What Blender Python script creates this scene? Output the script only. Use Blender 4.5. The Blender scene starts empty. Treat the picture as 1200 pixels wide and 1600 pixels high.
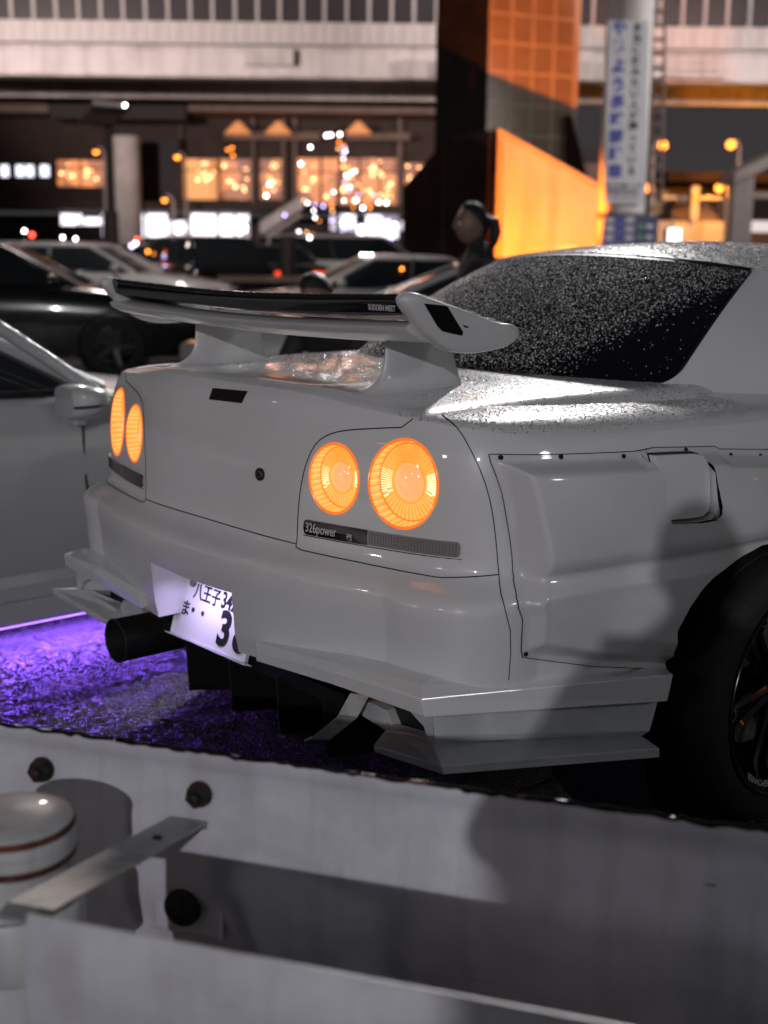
import bpy, bmesh, math, random
import numpy as np
from mathutils import Vector, Matrix, Euler
random.seed(7); rng = np.random.default_rng(7)
sc = bpy.context.scene
COL = sc.collection
PI = math.pi

# ------------------------------------------------------------------ camera
CF, PITCH, YAW, ROLL = 1997.75, .2059, -.8545, .011      # focal length for a 1200 wide frame, radians
CAMP = Vector((2.5272, -1.6472, 1.3869))
cp, sp, cyw, syw = math.cos(PITCH), math.sin(PITCH), math.cos(YAW), math.sin(YAW)
FWD = Vector((syw*cp, cyw*cp, -sp)); RT = Vector((cyw, -syw, 0)); UP = RT.cross(FWD)
R_ = math.cos(ROLL)*RT + math.sin(ROLL)*UP
U_ = math.cos(ROLL)*UP - math.sin(ROLL)*RT
cd = bpy.data.cameras.new('camera'); cam = bpy.data.objects.new('camera', cd); COL.objects.link(cam)
M3 = Matrix((R_, U_, -FWD)).transposed()
cam.matrix_world = Matrix.Translation(CAMP) @ M3.to_4x4()
cd.sensor_fit = 'HORIZONTAL'; cd.sensor_width = 24.0; cd.lens = CF/1200*24
cd.clip_start = .02; cd.clip_end = 2000
cd.dof.use_dof = True; cd.dof.focus_distance = 2.75; cd.dof.aperture_fstop = 2.4; cd.dof.aperture_blades = 0
sc.camera = cam

# ------------------------------------------------------------------ world (night sky of a lit city), exposure
w = bpy.data.worlds.new('World'); sc.world = w; w.use_nodes = True
nt = w.node_tree; nt.nodes.clear()
out = nt.nodes.new('ShaderNodeOutputWorld'); bg = nt.nodes.new('ShaderNodeBackground')
tcw = nt.nodes.new('ShaderNodeTexCoord'); spw = nt.nodes.new('ShaderNodeSeparateXYZ'); rw = nt.nodes.new('ShaderNodeValToRGB')
nt.links.new(tcw.outputs['Generated'], spw.inputs[0]); nt.links.new(spw.outputs['Z'], rw.inputs['Fac']); nt.links.new(rw.outputs['Color'], bg.inputs['Color'])
rw.color_ramp.elements[0].position = .0; rw.color_ramp.elements[0].color = (.046, .041, .042, 1)
rw.color_ramp.elements[1].position = .75; rw.color_ramp.elements[1].color = (.021, .022, .027, 1)
e_ = rw.color_ramp.elements.new(.2); e_.color = (.034, .030, .032, 1)
bg.inputs['Strength'].default_value = 1.0
nt.links.new(bg.outputs[0], out.inputs[0])
sc.view_settings.view_transform = 'Standard'; sc.view_settings.look = 'None'
sc.view_settings.exposure = 0; sc.view_settings.gamma = 1
sc.view_settings.use_curve_mapping = False
sc.render.engine = 'CYCLES'
sc.cycles.use_denoising = True
try: sc.cycles.denoiser = 'OPENIMAGEDENOISE'
except Exception: pass
sc.cycles.max_bounces = 7; sc.cycles.diffuse_bounces = 3; sc.cycles.glossy_bounces = 4
sc.cycles.transmission_bounces = 5; sc.cycles.transparent_max_bounces = 6
sc.cycles.caustics_reflective = False; sc.cycles.caustics_refractive = False
sc.cycles.sample_clamp_indirect = 4.0

# ------------------------------------------------------------------ view-aligned place frame: u right of the camera axis, v ahead, z up
G0 = Vector((CAMP.x, CAMP.y, 0)); RH = Vector((RT.x, RT.y, 0)).normalized(); FH = Vector((FWD.x, FWD.y, 0)).normalized()
TH = -YAW
def uv(u, v, z=0.0): return G0 + RH*u + FH*v + Vector((0, 0, z))
def ray(px, py): return R_*((px-600)/CF) + U_*((800-py)/CF) + FWD
def at(px, py, v):
    d = ray(px, py); t = v/d.dot(FH); P = d*t
    return P.dot(RH), P.z+CAMP.z                      # u, z
def on_plane(px, py, axis, val):
    d = ray(px, py); t = (val-CAMP[axis])/d[axis]; return CAMP + d*t

# ------------------------------------------------------------------ lights
def lamp(name, kind, loc, power, color, size=.2, aim=None, cone=None, blend=.5, sizey=None):
    l = bpy.data.lights.new(name, kind); l.energy = power; l.color = color
    if kind == 'AREA':
        l.size = size
        if sizey: l.shape = 'RECTANGLE'; l.size_y = sizey
    else: l.shadow_soft_size = size
    if kind == 'SPOT': l.spot_size = math.radians(cone); l.spot_blend = blend
    o = bpy.data.objects.new(name, l); COL.objects.link(o); o.location = loc
    if aim is not None: o.rotation_euler = (Vector(aim)-Vector(loc)).to_track_quat('-Z', 'Y').to_euler()
    return o
LDIR = Vector((-.591, .750, -.292)).normalized()
KEYP = CAMP - LDIR*15
lamp('lot_floodlight', 'SPOT', KEYP, 3000, (.985, .965, 1.0), .10, aim=CAMP+LDIR*3, cone=40, blend=.6)
lamp('far_mast_light', 'SPOT', (-9.0, 12.2, 7.6), 6800, (1.0, .97, .96), .35, aim=(-.25, 1.25, 1.15), cone=13.5, blend=.6)
lamp('far_mast_light', 'SPOT', (-9.0, 12.2, 7.6), 6500, (.96, .98, 1.0), .35, aim=(-1.72, .42, .95), cone=9, blend=.7)
lamp('bridge_floodlight', 'SPOT', uv(-17, 26, 6.5), 27500, (1.0, .79, .74), .4, aim=uv(-9, 48, 12.4), cone=58, blend=.55)
lamp('bridge_floodlight', 'SPOT', uv(15, 25, 6.5), 23000, (1.0, .80, .76), .4, aim=uv(11, 48, 12.2), cone=58, blend=.55)
lamp('sodium_floodlight', 'SPOT', uv(3.45, 27.2, .85), 9500, (1.0, .185, .004), .08, aim=uv(3.5, 37.2, 4.6), cone=55, blend=.35)
lamp('plaza_sodium_lamp', 'POINT', uv(15.5, 57, 4.0), 1500, (1.0, .36, .03), .2)
lamp('pillar_light', 'SPOT', uv(13.2, 25.6, 5.5), 2300, (1.0, .93, .92), .25, aim=uv(5.8, 30, 4.4), cone=44, blend=.5)
lamp('shelter_fill', 'POINT', uv(11.5, 30, 6), 330, (1.0, .82, .76), .3)  # fill lamp added to brighten the white shelter
lamp('lot_fill', 'POINT', uv(-11, 27, 6.5), 260, (1.0, .80, .68), .3)  # unseen fill added to lift the far parked cars
lamp('lane_fill', 'POINT', (-2.5, -9.5, .8), 90, (1.0, .78, .66), .15)  # warm low fill added to tint the lower rear panels
lamp('lot_fill', 'POINT', (2.2, -17.3, 5.5), 420, (.95, .96, 1.0), .6)  # broad fill added behind the camera to soften the rear shadows
lamp('lot_fill', 'POINT', (11.3, 4.2, 4.6), 340, (.95, .97, 1.0), .6)  # side fill added to lighten the car's shaded flank
lamp('lot_fill', 'POINT', uv(-3.5, 18, 6), 800, (1.0, .86, .80), .3)  # another added fill, over the middle of the lot

# ------------------------------------------------------------------ helpers
def tag(o, label=None, cat=None, group=None, kind=None):
    if label: o['label'] = label
    if cat: o['category'] = cat
    if group: o['group'] = group
    if kind: o['kind'] = kind
    return o
def empty(name, loc=(0, 0, 0), rz=0, label=None, cat=None, group=None):
    o = bpy.data.objects.new(name, None); COL.objects.link(o); o.location = loc; o.rotation_euler = (0, 0, rz)
    o.empty_display_size = .2
    return tag(o, label, cat, group)
def link(name, me, mat=None, parent=None, loc=None):
    o = bpy.data.objects.new(name, me); COL.objects.link(o)
    if mat is not None and not me.materials: me.materials.append(mat)
    if parent is not None: o.parent = parent
    if loc is not None: o.location = loc
    return o
def mk(name, verts, faces, mat, parent=None, smooth=False, loc=None):
    me = bpy.data.meshes.new(name); me.from_pydata([tuple(map(float, v)) for v in verts], [], [tuple(int(i) for i in f) for f in faces])
    if smooth: me.polygons.foreach_set('use_smooth', [True]*len(me.polygons))
    me.update()
    return link(name, me, mat, parent, loc)
def grid_faces(n, m, off=0, flip=False, wrap=False):
    F = []
    for i in range(n-1):
        for j in range(m if wrap else m-1):
            a = off+i*m+j; b = off+i*m+(j+1) % m; c = off+(i+1)*m+(j+1) % m; d = off+(i+1)*m+j
            F.append((a, d, c, b) if flip else (a, b, c, d))
    return F
class MB:
    def __init__(s): s.v = []; s.f = []
    def add(s, v, f):
        o = len(s.v); s.v += [tuple(x) for x in v]; s.f += [tuple(i+o for i in q) for q in f]; return s
    def box(s, x0, x1, y0, y1, z0, z1, M=None):
        v = [Vector(p) for p in ((x0,y0,z0),(x1,y0,z0),(x1,y1,z0),(x0,y1,z0),(x0,y0,z1),(x1,y0,z1),(x1,y1,z1),(x0,y1,z1))]
        if M is not None: v = [M @ p for p in v]
        return s.add(v, [(0,3,2,1),(4,5,6,7),(0,1,5,4),(1,2,6,5),(2,3,7,6),(3,0,4,7)])
    def prism(s, poly, d, cap=True):
        n = len(poly); v = [Vector(p) for p in poly]+[Vector(p)+Vector(d) for p in poly]
        f = [(i, (i+1) % n, n+(i+1) % n, n+i) for i in range(n)]
        if cap: f += [tuple(range(n-1, -1, -1)), tuple(range(n, 2*n))]
        return s.add(v, f)
    def tube(s, pts, r, seg=8, cap=True):
        pts = [Vector(p) for p in pts]; n = len(pts); rs = r if hasattr(r, '__len__') else [r]*n
        V = []; prev = None
        for i, p in enumerate(pts):
            t = (pts[min(i+1, n-1)]-pts[max(i-1, 0)]).normalized()
            if prev is None:
                a = t.cross(Vector((0, 0, 1)));  a = a if a.length > .1 else t.cross(Vector((1, 0, 0)))
            else: a = prev - t*prev.dot(t)
            a.normalize(); b = t.cross(a); prev = a
            for k in range(seg):
                q = 2*PI*k/seg; V.append(p+(a*math.cos(q)+b*math.sin(q))*rs[i])
        F = grid_faces(n, seg, wrap=True)
        if cap: F += [tuple(range(seg-1, -1, -1)), tuple(range((n-1)*seg, n*seg))]
        return s.add(V, F)
    def lathe(s, prof, origin, axis, seg=32, cap=False):
        ax = Vector(axis).normalized(); a = ax.orthogonal().normalized(); b = ax.cross(a); o = Vector(origin); V = []
        for (r, h) in prof:
            for k in range(seg):
                q = 2*PI*k/seg; V.append(o+ax*h+(a*math.cos(q)+b*math.sin(q))*r)
        F = grid_faces(len(prof), seg, wrap=True)
        if cap: F += [tuple(range(seg-1, -1, -1)), tuple(range((len(prof)-1)*seg, len(prof)*seg))]
        return s.add(V, F)
    def sphere(s, c, r, seg=12, rings=8, sc_=(1, 1, 1)):
        c = Vector(c); V = []
        for i in range(rings+1):
            t = PI*i/rings
            for k in range(seg):
                q = 2*PI*k/seg; V.append(c+Vector((math.sin(t)*math.cos(q)*sc_[0], math.sin(t)*math.sin(q)*sc_[1], math.cos(t)*sc_[2]))*r)
        return s.add(V, grid_faces(rings+1, seg, wrap=True))
    def build(s, name, mat, parent=None, smooth=False, bevel=0, loc=None):
        me = bpy.data.meshes.new(name); me.from_pydata([tuple(v) for v in s.v], [], s.f)
        bm = bmesh.new(); bm.from_mesh(me); bmesh.ops.recalc_face_normals(bm, faces=bm.faces)
        if bevel: bmesh.ops.bevel(bm, geom=[e for e in bm.edges if e.is_manifold and e.calc_face_angle(0) > .5], offset=bevel, segments=2, affect='EDGES', profile=.5)
        bm.to_mesh(me); bm.free()
        if smooth:
            me.polygons.foreach_set('use_smooth', [True]*len(me.polygons))
            try: me.set_sharp_from_angle(angle=math.radians(40))
            except Exception: pass
        me.update()
        return link(name, me, mat, parent, loc)
def copy_tree(o, parent=None):
    c = o.copy(); COL.objects.link(c)
    if parent is not None: c.parent = parent
    for ch in list(o.children): copy_tree(ch, c)
    return c
def spline(xs, ys):
    xs = np.asarray(xs, float); ys = np.asarray(ys, float); n = len(xs); h = np.diff(xs)
    A = np.zeros((n, n)); b = np.zeros(n); A[0, 0] = A[-1, -1] = 1
    for i in range(1, n-1):
        A[i, i-1] = h[i-1]; A[i, i] = 2*(h[i-1]+h[i]); A[i, i+1] = h[i]
        b[i] = 3*((ys[i+1]-ys[i])/h[i]-(ys[i]-ys[i-1])/h[i-1])
    c = np.linalg.solve(A, b)
    def f(x):
        x = np.asarray(x, float); i = np.clip(np.searchsorted(xs, x)-1, 0, n-2); d = x-xs[i]
        bb = (ys[i+1]-ys[i])/h[i]-h[i]*(2*c[i]+c[i+1])/3; dd = (c[i+1]-c[i])/(3*h[i])
        return ys[i]+bb*d+c[i]*d*d+dd*d**3
    return f
def pchip(xs, ys):
    xs = np.asarray(xs, float); ys = np.asarray(ys, float); h = np.diff(xs); dl = np.diff(ys)/h; m = np.zeros(len(xs))
    for i in range(1, len(xs)-1):
        if dl[i-1]*dl[i] > 0: m[i] = 2/(1/dl[i-1]+1/dl[i])
    m[0] = dl[0]; m[-1] = dl[-1]
    def f(x):
        x = np.clip(np.asarray(x, float), xs[0], xs[-1]); i = np.clip(np.searchsorted(xs, x)-1, 0, len(xs)-2)
        t = (x-xs[i])/h[i]; t2 = t*t; t3 = t2*t
        return (2*t3-3*t2+1)*ys[i]+(t3-2*t2+t)*h[i]*m[i]+(-2*t3+3*t2)*ys[i+1]+(t3-t2)*h[i]*m[i+1]
    return f
def sstep(a, b, x): t = np.clip((np.asarray(x, float)-a)/(b-a), 0, 1); return t*t*(3-2*t)
def set_vis_smooth(me, ang=40):
    me.polygons.foreach_set('use_smooth', [True]*len(me.polygons))
    try: me.set_sharp_from_angle(angle=math.radians(ang))
    except Exception: pass

# ------------------------------------------------------------------ materials
def mat(name, col, rough=.5, metal=0, coat=0, spec=.5, emit=None, es=0, trans=0, ior=1.45, noise=0, nscale=5, bump=0, bscale=200, col2=None, lo=.4, hi=.65, rvar=0, coatr=.04):
    m = bpy.data.materials.new(name); m.use_nodes = True; n = m.node_tree.nodes; l = m.node_tree.links
    p = n['Principled BSDF']
    p.inputs['Base Color'].default_value = (*col, 1); p.inputs['Roughness'].default_value = rough; p.inputs['Metallic'].default_value = metal
    p.inputs['Coat Weight'].default_value = coat; p.inputs['Coat Roughness'].default_value = coatr; p.inputs['Specular IOR Level'].default_value = spec
    p.inputs['Transmission Weight'].default_value = trans; p.inputs['IOR'].default_value = ior
    if emit: p.inputs['Emission Color'].default_value = (*emit, 1); p.inputs['Emission Strength'].default_value = es
    if noise or bump or rvar:
        tc = n.new('ShaderNodeTexCoord')
    if noise:
        t = n.new('ShaderNodeTexNoise'); t.inputs['Scale'].default_value = nscale; t.inputs['Detail'].default_value = 6; t.inputs['Roughness'].default_value = .62
        l.new(tc.outputs['Object'], t.inputs['Vector'])
        r = n.new('ShaderNodeValToRGB'); r.color_ramp.elements[0].position = lo; r.color_ramp.elements[1].position = hi
        c2 = col2 if col2 else tuple(c*(1-noise) for c in col)
        r.color_ramp.elements[0].color = (*col, 1); r.color_ramp.elements[1].color = (*c2, 1)
        l.new(t.outputs['Fac'], r.inputs['Fac']); l.new(r.outputs['Color'], p.inputs['Base Color'])
    if rvar:
        t2 = n.new('ShaderNodeTexNoise'); t2.inputs['Scale'].default_value = 9; t2.inputs['Detail'].default_value = 5
        l.new(tc.outputs['Object'], t2.inputs['Vector'])
        mr = n.new('ShaderNodeMapRange'); mr.inputs['From Min'].default_value = .3; mr.inputs['From Max'].default_value = .7
        mr.inputs['To Min'].default_value = max(.02, rough-rvar); mr.inputs['To Max'].default_value = rough+rvar
        l.new(t2.outputs['Fac'], mr.inputs['Value']); l.new(mr.outputs[0], p.inputs['Roughness'])
    if bump:
        t3 = n.new('ShaderNodeTexNoise'); t3.inputs['Scale'].default_value = bscale; t3.inputs['Detail'].default_value = 4
        l.new(tc.outputs['Object'], t3.inputs['Vector'])
        b = n.new('ShaderNodeBump'); b.inputs['Strength'].default_value = bump; b.inputs['Distance'].default_value = .01
        l.new(t3.outputs['Fac'], b.inputs['Height']); l.new(b.outputs[0], p.inputs['Normal'])
    return m
def emat(name, col, s):
    m = bpy.data.materials.new(name); m.use_nodes = True; n = m.node_tree.nodes; n.clear()
    o = n.new('ShaderNodeOutputMaterial'); e = n.new('ShaderNodeEmission'); e.inputs[0].default_value = (*col, 1); e.inputs[1].default_value = s
    m.node_tree.links.new(e.outputs[0], o.inputs[0]); return m
M = {}
M['paint'] = mat('pearl white paint', (.665, .662, .665), .34, coat=1.0, spec=.4, noise=.06, nscale=3, rvar=.06, coatr=.045)
M['paint2'] = mat('white gelcoat', (.60, .595, .60), .38, coat=.9, noise=.08, nscale=4, rvar=.06, coatr=.06)
M['lip'] = mat('white urethane', (.48, .50, .52), .5, noise=.2, nscale=7, coat=.15)
M['seam'] = mat('gap shadow rubber', (.008, .008, .009), .7)
M['black'] = mat('satin black', (.012, .012, .013), .45, noise=.3, nscale=12)
M['gloss_black'] = mat('gloss black carbon', (.006, .006, .007), .10, coat=1.0, noise=.4, nscale=40)
M['rubber'] = mat('tyre rubber', (.012, .012, .013), .75, bump=.3, bscale=90)
M['rim'] = mat('black alloy', (.012, .011, .012), .22, metal=.3, coat=.6)
M['chrome'] = mat('polished lip', (.35, .33, .36), .18, metal=1)
M['glass_dark'] = mat('tinted glass', (.004, .004, .006), .04, spec=.5, coat=.0)
M['lens_red_dark'] = mat('dark red lens', (.010, .002, .002), .12, coat=.8)
M['lens_clear'] = mat('clear ribbed lens', (.26, .24, .235), .18, coat=1.0)
M['drop'] = mat('water drop', (.9, .9, .92), .10, trans=.62, ior=1.33, spec=.8)
M['plate'] = mat('white plate', (.72, .72, .74), .45)
M['ink'] = mat('dark green ink', (.010, .012, .014), .5)
M['sticker'] = mat('silver sticker print', (.55, .54, .56), .4)
M['steel'] = mat('worn steel', (.32, .31, .30), .38, metal=.8, noise=.4, nscale=30)
M['rail'] = mat('rail white paint', (.63, .625, .685), .42, coat=.15, noise=.20, nscale=6, bump=.06, bscale=70, rvar=.1)
def weather(m, chips=.70, streak=.25, chip_col=(.035, .022, .017), sc=26):
    """paint chips, scratches and runs of grime with shapes of their own"""
    n = m.node_tree.nodes; l = m.node_tree.links; p = n['Principled BSDF']; tc = n.new('ShaderNodeTexCoord')
    src = p.inputs['Base Color'].links[0].from_socket
    mp = n.new('ShaderNodeMapping'); mp.inputs['Scale'].default_value = (26, 26, 1.6); l.new(tc.outputs['Object'], mp.inputs[0])
    t = n.new('ShaderNodeTexNoise'); t.inputs['Scale'].default_value = 1.0; t.inputs['Detail'].default_value = 5; l.new(mp.outputs[0], t.inputs['Vector'])
    r = n.new('ShaderNodeMapRange'); r.inputs['From Min'].default_value = .50; r.inputs['From Max'].default_value = .78; r.inputs['To Max'].default_value = streak; l.new(t.outputs['Fac'], r.inputs['Value'])
    mx = n.new('ShaderNodeMix'); mx.data_type = 'RGBA'; l.new(r.outputs[0], mx.inputs[0]); l.new(src, mx.inputs[6]); mx.inputs[7].default_value = (.14, .13, .125, 1)
    t2 = n.new('ShaderNodeTexNoise'); t2.inputs['Scale'].default_value = sc; t2.inputs['Detail'].default_value = 8; t2.inputs['Roughness'].default_value = .7; l.new(tc.outputs['Object'], t2.inputs['Vector'])
    r2 = n.new('ShaderNodeMapRange'); r2.inputs['From Min'].default_value = chips; r2.inputs['From Max'].default_value = chips+.02; l.new(t2.outputs['Fac'], r2.inputs['Value'])
    mx2 = n.new('ShaderNodeMix'); mx2.data_type = 'RGBA'; l.new(r2.outputs[0], mx2.inputs[0]); l.new(mx.outputs[2], mx2.inputs[6]); mx2.inputs[7].default_value = (*chip_col, 1)
    mp3 = n.new('ShaderNodeMapping'); mp3.inputs['Scale'].default_value = (3, 3, 130); mp3.inputs['Rotation'].default_value = (0, .06, 0); l.new(tc.outputs['Object'], mp3.inputs[0])
    t3 = n.new('ShaderNodeTexNoise'); t3.inputs['Scale'].default_value = 1.0; t3.inputs['Detail'].default_value = 3; l.new(mp3.outputs[0], t3.inputs['Vector'])
    r3 = n.new('ShaderNodeMapRange'); r3.inputs['From Min'].default_value = .69; r3.inputs['From Max'].default_value = .72; r3.inputs['To Max'].default_value = .45; l.new(t3.outputs['Fac'], r3.inputs['Value'])
    mx3 = n.new('ShaderNodeMix'); mx3.data_type = 'RGBA'; l.new(r3.outputs[0], mx3.inputs[0]); l.new(mx2.outputs[2], mx3.inputs[6]); mx3.inputs[7].default_value = (.20, .195, .20, 1)
    l.new(mx3.outputs[2], p.inputs['Base Color'])
weather(M['rail'])
M['rust'] = mat('rust', (.16, .055, .025), .85, noise=.7, nscale=45, col2=(.035, .014, .010), bump=.4, bscale=150)
M['bolt'] = mat('oxidised bolt', (.012, .011, .011), .6, metal=.2, noise=.7, nscale=55, lo=.5, hi=.75, col2=(.07, .028, .016), bump=.3, bscale=200)
M['post'] = mat('chipped white post', (.55, .55, .56), .4, coat=.2, noise=.6, nscale=14, col2=(.16, .06, .03), lo=.66, hi=.72, rvar=.1)
weather(M['post'], .66, .35, (.10, .035, .018), 15)
M['zinc'] = mat('galvanised strap', (.40, .42, .42), .42, metal=.35, noise=.3, nscale=25)

_n = M['drop'].node_tree.nodes; _l = M['drop'].node_tree.links; _g = _n.new('ShaderNodeNewGeometry'); _m = _n.new('ShaderNodeMath'); _m.operation = 'POWER'; _m.inputs[1].default_value = 1.6
_r = _n.new('ShaderNodeMapRange'); _r.inputs['To Min'].default_value = 1.0; _r.inputs['To Max'].default_value = .12
_l.new(_g.outputs['Random Per Island'], _m.inputs[0]); _l.new(_m.outputs[0], _r.inputs['Value']); _l.new(_r.outputs[0], _n['Principled BSDF'].inputs['Transmission Weight'])  # random drops turn opaque white, standing in for bright glints
M['drop_bright'] = M['drop'].copy(); M['drop_bright'].name = 'water bead on glass'  # whiter still on the glass, sparkle put into the colour
for _x in M['drop_bright'].node_tree.nodes:
    if _x.type == 'MATH': _x.inputs[1].default_value = 1.25
    if _x.type == 'MAP_RANGE': _x.inputs['To Max'].default_value = 0
    if _x.type == 'BSDF_PRINCIPLED': _x.inputs['Base Color'].default_value = (1, 1, 1, 1)
def lamp_glow(name, c_in, c_out, s):
    m = bpy.data.materials.new(name); m.use_nodes = True; n = m.node_tree.nodes; l = m.node_tree.links; p = n['Principled BSDF']
    tc = n.new('ShaderNodeTexCoord'); t = n.new('ShaderNodeTexNoise'); t.inputs['Scale'].default_value = 14; t.inputs['Detail'].default_value = 2
    l.new(tc.outputs['Object'], t.inputs['Vector'])
    r = n.new('ShaderNodeValToRGB'); r.color_ramp.elements[0].position = .3; r.color_ramp.elements[1].position = .7
    r.color_ramp.elements[0].color = (*c_in, 1); r.color_ramp.elements[1].color = (*c_out, 1)
    l.new(t.outputs['Fac'], r.inputs['Fac']); l.new(r.outputs['Color'], p.inputs['Emission Color'])
    p.inputs['Emission Strength'].default_value = s; p.inputs['Base Color'].default_value = (.25, .05, .01, 1)
    p.inputs['Roughness'].default_value = .12; p.inputs['Coat Weight'].default_value = .8
    return m
M['glow_dark'] = lamp_glow('lit lens deep orange', (1.0, .16, .012), (1.0, .22, .02), 1.0)
M['glow_mid'] = lamp_glow('lit lens orange', (1.0, .27, .035), (1.0, .34, .06), 1.25)
M['glow_hot'] = lamp_glow('lit lens rib', (1.0, .36, .085), (1.0, .43, .13), 1.35)
M['glow_peak'] = lamp_glow('lit lens bulb side', (1.0, .60, .30), (1.0, .70, .42), 2.1)
M['glow_dome'] = lamp_glow('lit lens dome', (1.0, .40, .14), (1.0, .47, .19), 1.05)

# wet asphalt
def asphalt():
    m = bpy.data.materials.new('wet asphalt'); m.use_nodes = True; n = m.node_tree.nodes; l = m.node_tree.links; p = n['Principled BSDF']
    tc = n.new('ShaderNodeTexCoord')
    v = n.new('ShaderNodeTexVoronoi'); v.inputs['Scale'].default_value = 120; l.new(tc.outputs['Object'], v.inputs['Vector'])
    t = n.new('ShaderNodeTexNoise'); t.inputs['Scale'].default_value = 45; t.inputs['Detail'].default_value = 7; l.new(tc.outputs['Object'], t.inputs['Vector'])
    a = n.new('ShaderNodeMath'); a.operation = 'ADD'; l.new(v.outputs['Distance'], a.inputs[0]); l.new(t.outputs['Fac'], a.inputs[1])
    b = n.new('ShaderNodeBump'); b.inputs['Strength'].default_value = 1.0; b.inputs['Distance'].default_value = .022
    l.new(a.outputs[0], b.inputs['Height']); l.new(b.outputs[0], p.inputs['Normal'])
    t2 = n.new('ShaderNodeTexNoise'); t2.inputs['Scale'].default_value = 1.2; t2.inputs['Detail'].default_value = 5; l.new(tc.outputs['Object'], t2.inputs['Vector'])
    r = n.new('ShaderNodeMapRange'); r.inputs['From Min'].default_value = .35; r.inputs['From Max'].default_value = .65; r.inputs['To Min'].default_value = .14; r.inputs['To Max'].default_value = .32
    l.new(t2.outputs['Fac'], r.inputs['Value']); l.new(r.outputs[0], p.inputs['Roughness'])
    cr = n.new('ShaderNodeValToRGB'); cr.color_ramp.elements[0].color = (.012, .012, .013, 1); cr.color_ramp.elements[1].color = (.036, .034, .035, 1)
    l.new(t.outputs['Fac'], cr.inputs['Fac']); l.new(cr.outputs['Color'], p.inputs['Base Color'])
    return m
M['asphalt'] = asphalt()
g = mk('ground', [(-500, -500, 0), (500, -500, 0), (500, 500, 0), (-500, 500, 0)], [(0, 1, 2, 3)], M['asphalt']); g['kind'] = 'structure'

# coarse wet chippings between the cars: real facets that catch the violet light
nxg, nyg, cell = 330, 300, .0072; X0, Y0 = -1.95, -1.0
hgt = rng.random((nyg, nxg)); hgt = hgt*.55+.45*(np.roll(hgt, 1, 0)+np.roll(hgt, 1, 1)+np.roll(hgt, (1, 1), (0, 1)))/3
lo_ = rng.random((nyg//6+2, nxg//6+2)); lo_ = np.kron(lo_, np.ones((6, 6)))[:nyg, :nxg]
for _ in range(4): lo_ = (lo_+np.roll(lo_, 2, 0)+np.roll(lo_, 2, 1)+np.roll(lo_, -2, 0)+np.roll(lo_, -2, 1))/5
yy_, xx_ = np.mgrid[0:nyg, 0:nxg]; fade = np.minimum(1, np.minimum(np.minimum(xx_, nxg-1-xx_), np.minimum(yy_, nyg-1-yy_))/25)
jx, jy = rng.normal(0, .0016, (2, nyg, nxg))
Vg = np.stack([X0+xx_*cell+jx, Y0+yy_*cell+jy, .001+fade*(.0015+.0040*hgt+.004*lo_)], -1).reshape(-1, 3)
o = mk('wet_asphalt', Vg, grid_faces(nyg, nxg), M['asphalt']); o['kind'] = 'structure'

# ================================================================== MAIN CAR
car = empty('sports_car', (0, 1.05, 0), 0, 'white coupe with round glowing orange tail lamps and a tall rear wing', 'car')
CO = Vector((0, 1.05, 0))
def cpart(name, V, F, m, parent=car, smooth=True):
    """mesh given in place coordinates, parented to the car (root at 0,1.05,0)"""
    V = [Vector(v)-CO for v in V]
    return mk(name, V, F, m, parent, smooth)
def cmb(mb, name, m, parent=car, smooth=False, bevel=0):
    mb.v = [tuple(Vector(v)-CO) for v in mb.v]; return mb.build(name, m, parent, smooth, bevel)

# --- plan curve of the body wall (right half)
PLAN = [(0,0),(.2,.006),(.42,.042),(.595,.088),(.70,.130),(.762,.182),(.80,.25),(.825,.35),(.845,.5),(.860,.7),(.872,1.0),(.875,1.4),(.872,2.2),(.865,3.2),(.845,3.85),(.77,4.25),(.6,4.45),(.3,4.53),(0,4.545)]
_full = [(-x, y) for x, y in PLAN[1:6][::-1]]+PLAN
_d = [0]
for a, b in zip(_full[:-1], _full[1:]): _d.append(_d[-1]+math.hypot(b[0]-a[0], b[1]-a[1]))
_d = np.array(_d)-_d[5]
_sx = spline(_d, [p[0] for p in _full]); _sy = spline(_d, [p[1] for p in _full])
SCT = _d[5:]; SMAX = SCT[-1]
def plan(s):
    s = np.asarray(s, float); sg = np.where(s < 0, -1, 1); a = np.abs(s)
    x = _sx(a); y = _sy(a); e = 1e-3
    tx = _sx(a+e)-_sx(a-e); ty = _sy(a+e)-_sy(a-e); ln = np.hypot(tx, ty); tx /= ln; ty /= ln
    return x*sg, y, ty*sg, -tx           # position and outward normal
TOPK = [0,.25,.5,.6,.80,.90,1.0,1.15,1.4,1.7,2.1,3.0,SMAX]
S_T = SCT
zt_f = pchip([0,.24,.5,.60,.70,.80,.90,1.05,1.3,1.6,2.1,3.0,4.0,4.8,SMAX+.01],[1.068,1.067,1.045,1.036,1.028,1.018,1.010,1.003,.996,.990,.980,.965,.92,.78,.76])
zb_f = pchip([0,.70,.9,1.3,1.6,2.4,SMAX+.01],[.448,.475,.47,.43,.36,.28,.30])
ZSEAM = .733
REAR = pchip([.42,.47,.50,.60,.655,.680,.695,.712,.726,.735,.76,.80,.88,.96,1.02,1.045,1.068],[.028,.036,.043,.052,.058,.059,.052,.028,.013,.007,.004,.003,0,-.009,-.027,-.036,-.050])
SIDE = pchip([.42,.50,.60,.655,.685,.705,.725,.74,.80,.88,.94,.975,.995,1.01,1.03],[.004,.010,.018,.022,.022,.015,.007,.004,.004,0,-.006,-.014,-.022,-.034,-.06])
FRNT = pchip([.2,.4,.6,.76,.9,1.03],[.0,.03,.03,0,-.05,-.1])
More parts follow.
